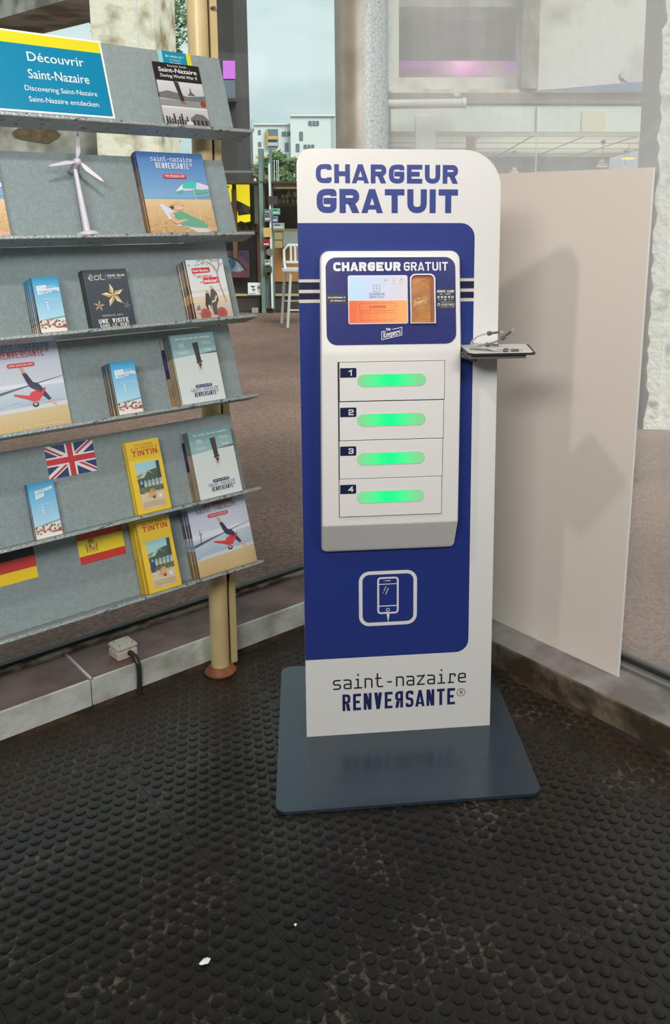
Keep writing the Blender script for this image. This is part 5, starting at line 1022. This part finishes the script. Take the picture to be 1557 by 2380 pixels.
# --- dark pier with purple light beside the left glass joint
D = 15.6
e = Ext('dark_pier', 525, D, 'dark concrete pier outside at the joint between the two left panes', 'pier')
e.b('shaft',E['dark'],505,546,-60,424,0,1.4); e.b('purple_lit_opening',E['purple'],518,546,141,183,-.03,-.01); e.b('ribbed_panel',E['slate'],520,546,186,228,-.03,-.01); e.b('ledge',E['dark'],515,548,228,236,-.15,.0)
# --- concrete hall beyond the right glass
D = 15.
e = Ext('concrete_hall', 1150, D, 'pale weathered concrete hall beyond the right-hand glass', 'building')
e.b('left_pier',E['conc_white'],868,927,-160,214,-.2,1.); e.b('top_wall',E['conc_grey'],920,1225,-200,16,0,1.); e.b('right_wall',E['conc_white'],1222,1640,-200,214,-.15,1.)
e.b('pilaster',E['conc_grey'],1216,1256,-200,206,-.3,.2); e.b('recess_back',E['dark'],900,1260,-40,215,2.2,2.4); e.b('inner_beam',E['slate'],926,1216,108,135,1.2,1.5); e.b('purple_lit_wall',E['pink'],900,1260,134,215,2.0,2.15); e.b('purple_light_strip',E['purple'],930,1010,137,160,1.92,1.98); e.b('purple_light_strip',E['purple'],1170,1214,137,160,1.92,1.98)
e.b('hanging_post',E['beam'],1126,1168,16,112,1.0,1.2); e.b('sill_wall',E['conc_white'],915,1222,180,211,.2,.6); e.b('sill_edge',E['conc'],905,1225,207,216,-.25,.2)
e.b('brown_beam',E['beam'],868,1640,216,240,-.4,.6); e.b('beam_shadow_gap',E['cap'],868,1640,239,246,-.3,.4)
a = e.loc(1245,212,-.42); b = e.loc(1640,178,-.42); MB().prism([(a.x,a.z),(b.x,a.z-.01),(b.x,b.z)],-.5,-.41,'y').build('blue_fascia', E['blue'], e.o)
MB().tube([e.loc(868,243,-.75),e.loc(1080,240,-.75)],.072,14).build('white_pipe', E['pipe'], e.o, True); MB().tube([e.loc(1075,240,-.75),e.loc(1083,240,-.75)],.086,14).build('pipe_flange', E['white'], e.o); MB().prism([(e.loc(1050,222).x,e.loc(1050,222).z),(e.loc(1062,236).x,e.loc(1062,236).z),(e.loc(1048,236).x,e.loc(1048,236).z)],-.8,-.7,'y').build('pipe_bracket', E['white'], e.o)
# glazed ground floor
e.b('glazing_band',E['ceilw'],868,1640,246,306,-.36,.5); zc = e.loc(1200,306,.4).z
q0,q1 = e.loc(868,306,.5),e.loc(1640,306,.5)
cg = box(q0.x,q1.x,.5,7.5,zc,zc+.08).build('suspended_ceiling', E['ceilg'], e.o)
for k in range(8):
    u = q0.x+k*.95; MB().box(u,u+.03,.5,7.5,zc-.012,zc-.001).build('ceiling_joint', E['cap'], e.o)
for k in range(4): MB().box(q0.x,q1.x,1.2+k*1.6,1.23+k*1.6,zc-.012,zc-.001).build('ceiling_joint', E['cap'], e.o)
MB().box(q0.x,q1.x,7.5,7.6,-.0,zc).build('inner_wall', E['slate'], e.o)
e.b('orange_column',E['orangecol'],1084,1104,308,560,.9,1.2); e.b('mullion',E['pipe'],1244,1246,246,560,-.40,-.36); e.b('mullion',E['cap'],907,908,246,560,-.40,-.36); e.b('ochre_panel',mat('pale_yellow_panel',rgb(226,220,186),.6),1352,1408,258,306,-.38,-.36); e.b('pale_drape',E['white'],966,1012,268,400,-.38,-.34)
for i,(px,py) in enumerate(((1196,350),(1262,368),(1402,325),(1454,348))):
    DP = min(D+7.2,max(D+1.,(zc-CH)/(ext(px,py,1).z-CH)))
    x = Ext('pendant_lamp',px,DP,['leftmost pendant lamp under the hall ceiling, nearest the kiosk corner','second pendant lamp from the left under the hall ceiling','third pendant lamp from the left, higher than its neighbours','rightmost pendant lamp under the hall ceiling, above the yellow lamp'][i],'lamp',0,'pendant lamps in the concrete hall'); q = x.loc(px,py); q.z = zc-.085
    MB().lathe([(.03,0),(.05,.03),(.045,.07)],12,T=Matrix.Translation(q)).build('ceiling_cup', E['cap'], x.o, True); MB().tube([q,q-Vector((0,0,.28))],.006,6).build('cord', E['cap'], x.o); MB().lathe([(.11,0),(.09,.05),(.05,.06),(.06,.10),(.03,.14)],14,T=Matrix.Translation(q-Vector((0,0,.42)))).build('shade', E['white'], x.o, True)
x = Ext('yellow_lamp',1462,D+3.2,'bright yellow oval lamp behind the board top right','lamp'); q = x.loc(1460,371); MB().lathe([(.02,0),(.14,.015),(.14,.03),(.03,.05)],16,T=Matrix.Translation(q)).build('shade', E['yl'], x.o, True); MB().tube([q+Vector((0,0,.04)),Vector((q.x,q.y,zc-.013))],.006,6).build('cord', E['cap'], x.o)
# pigeon on the blue fascia
x = Ext('pigeon',1440,14.55,'grey pigeon standing on the blue edge of the concrete hall','bird'); q = x.loc(1441,194.5)
T = Matrix.Translation(q)
m = MB().tube([(-.005,0,.145),(-.012,0,.125),(-.012,0,.105),(.0,0,.085),(.03,0,.06),(.07,0,.04),(.12,0,.022)],[.010,.014,.016,.028,.034,.02,.006],12,T=T); m.build('body', E['pidgeon'], x.o, True)
MB().tube([(-.012,0,.137),(-.028,0,.132)],[.004,.001],6,T=T).build('beak', E['cap'], x.o)
for dy in (-.012,.012): MB().tube([(.02,dy,.045),(.015,dy,.002)],.003,6,T=T).build('leg', E['beam'], x.o)
# --- near pillar at the right edge
A = ext(1516,1000,5.75); A = Vector((ext(1531,700,5.75).x,5.75,0)); e = Ext('roughcast_pillar', 1531, 5.75, 'huge concrete pillar with rough white render at the right edge of the photo', 'pillar')
B = Vector((ext(1479,500,8.0).x,8.0,0)); ax = 0; bx = B.x-e.x
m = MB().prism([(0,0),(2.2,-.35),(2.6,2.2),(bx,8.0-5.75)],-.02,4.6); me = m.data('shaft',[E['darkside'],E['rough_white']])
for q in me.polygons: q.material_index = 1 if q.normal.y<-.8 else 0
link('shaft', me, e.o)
rnd = random.Random(6); mb = MB(); ys = [i*.06 for i in range(0,78)]; pr = [(-.02-.035*rnd.random(),z) for z in ys]; pts = pr+[(.05,ys[-1]),(.05,0)]
mb.prism([(a_,b_) for a_,b_ in pts],-.03,-.0,'y',T=Matrix.Rotation(-.157,4,'Z')); mb.build('broken_render_edge', E['rough_white'], e.o)
def band(nm, m, z0, z1): MB().prism([(-.008,.02),(0,.02),(bx,2.25),(bx-.008,2.25)],z0,z1).build(nm, m, e.o)
band('ochre_band', E['ochre'], 2.00,2.08); band('slate_band', E['slate'], 1.70,1.995)
tag(MB().tube([(0,0,0),(.02,0,.08),(.05,.02,.14)],[.002,.003,.001],4).data and None or empty('x') , None) if False else None
gt = Ext('grass_tuft', 1490, 4.6, 'dry yellow grass tuft outside at the foot of the right-hand glass', 'plant'); mb = MB(); rnd = random.Random(3)
for _ in range(90):
    a = rnd.uniform(0,2*pi); r_ = rnd.uniform(0,.06); h_ = rnd.uniform(.08,.2); mb.tube([(r_*cos(a),r_*sin(a),0),(r_*cos(a)*1.6,r_*sin(a)*1.6,h_*.6),(r_*cos(a)*3,r_*sin(a)*3,h_)],[.002,.0015,.0005],3)
mb.build('blades', mat('dry_grass', rgb(170,156,104), .8), gt.o)['kind'] = 'stuff'
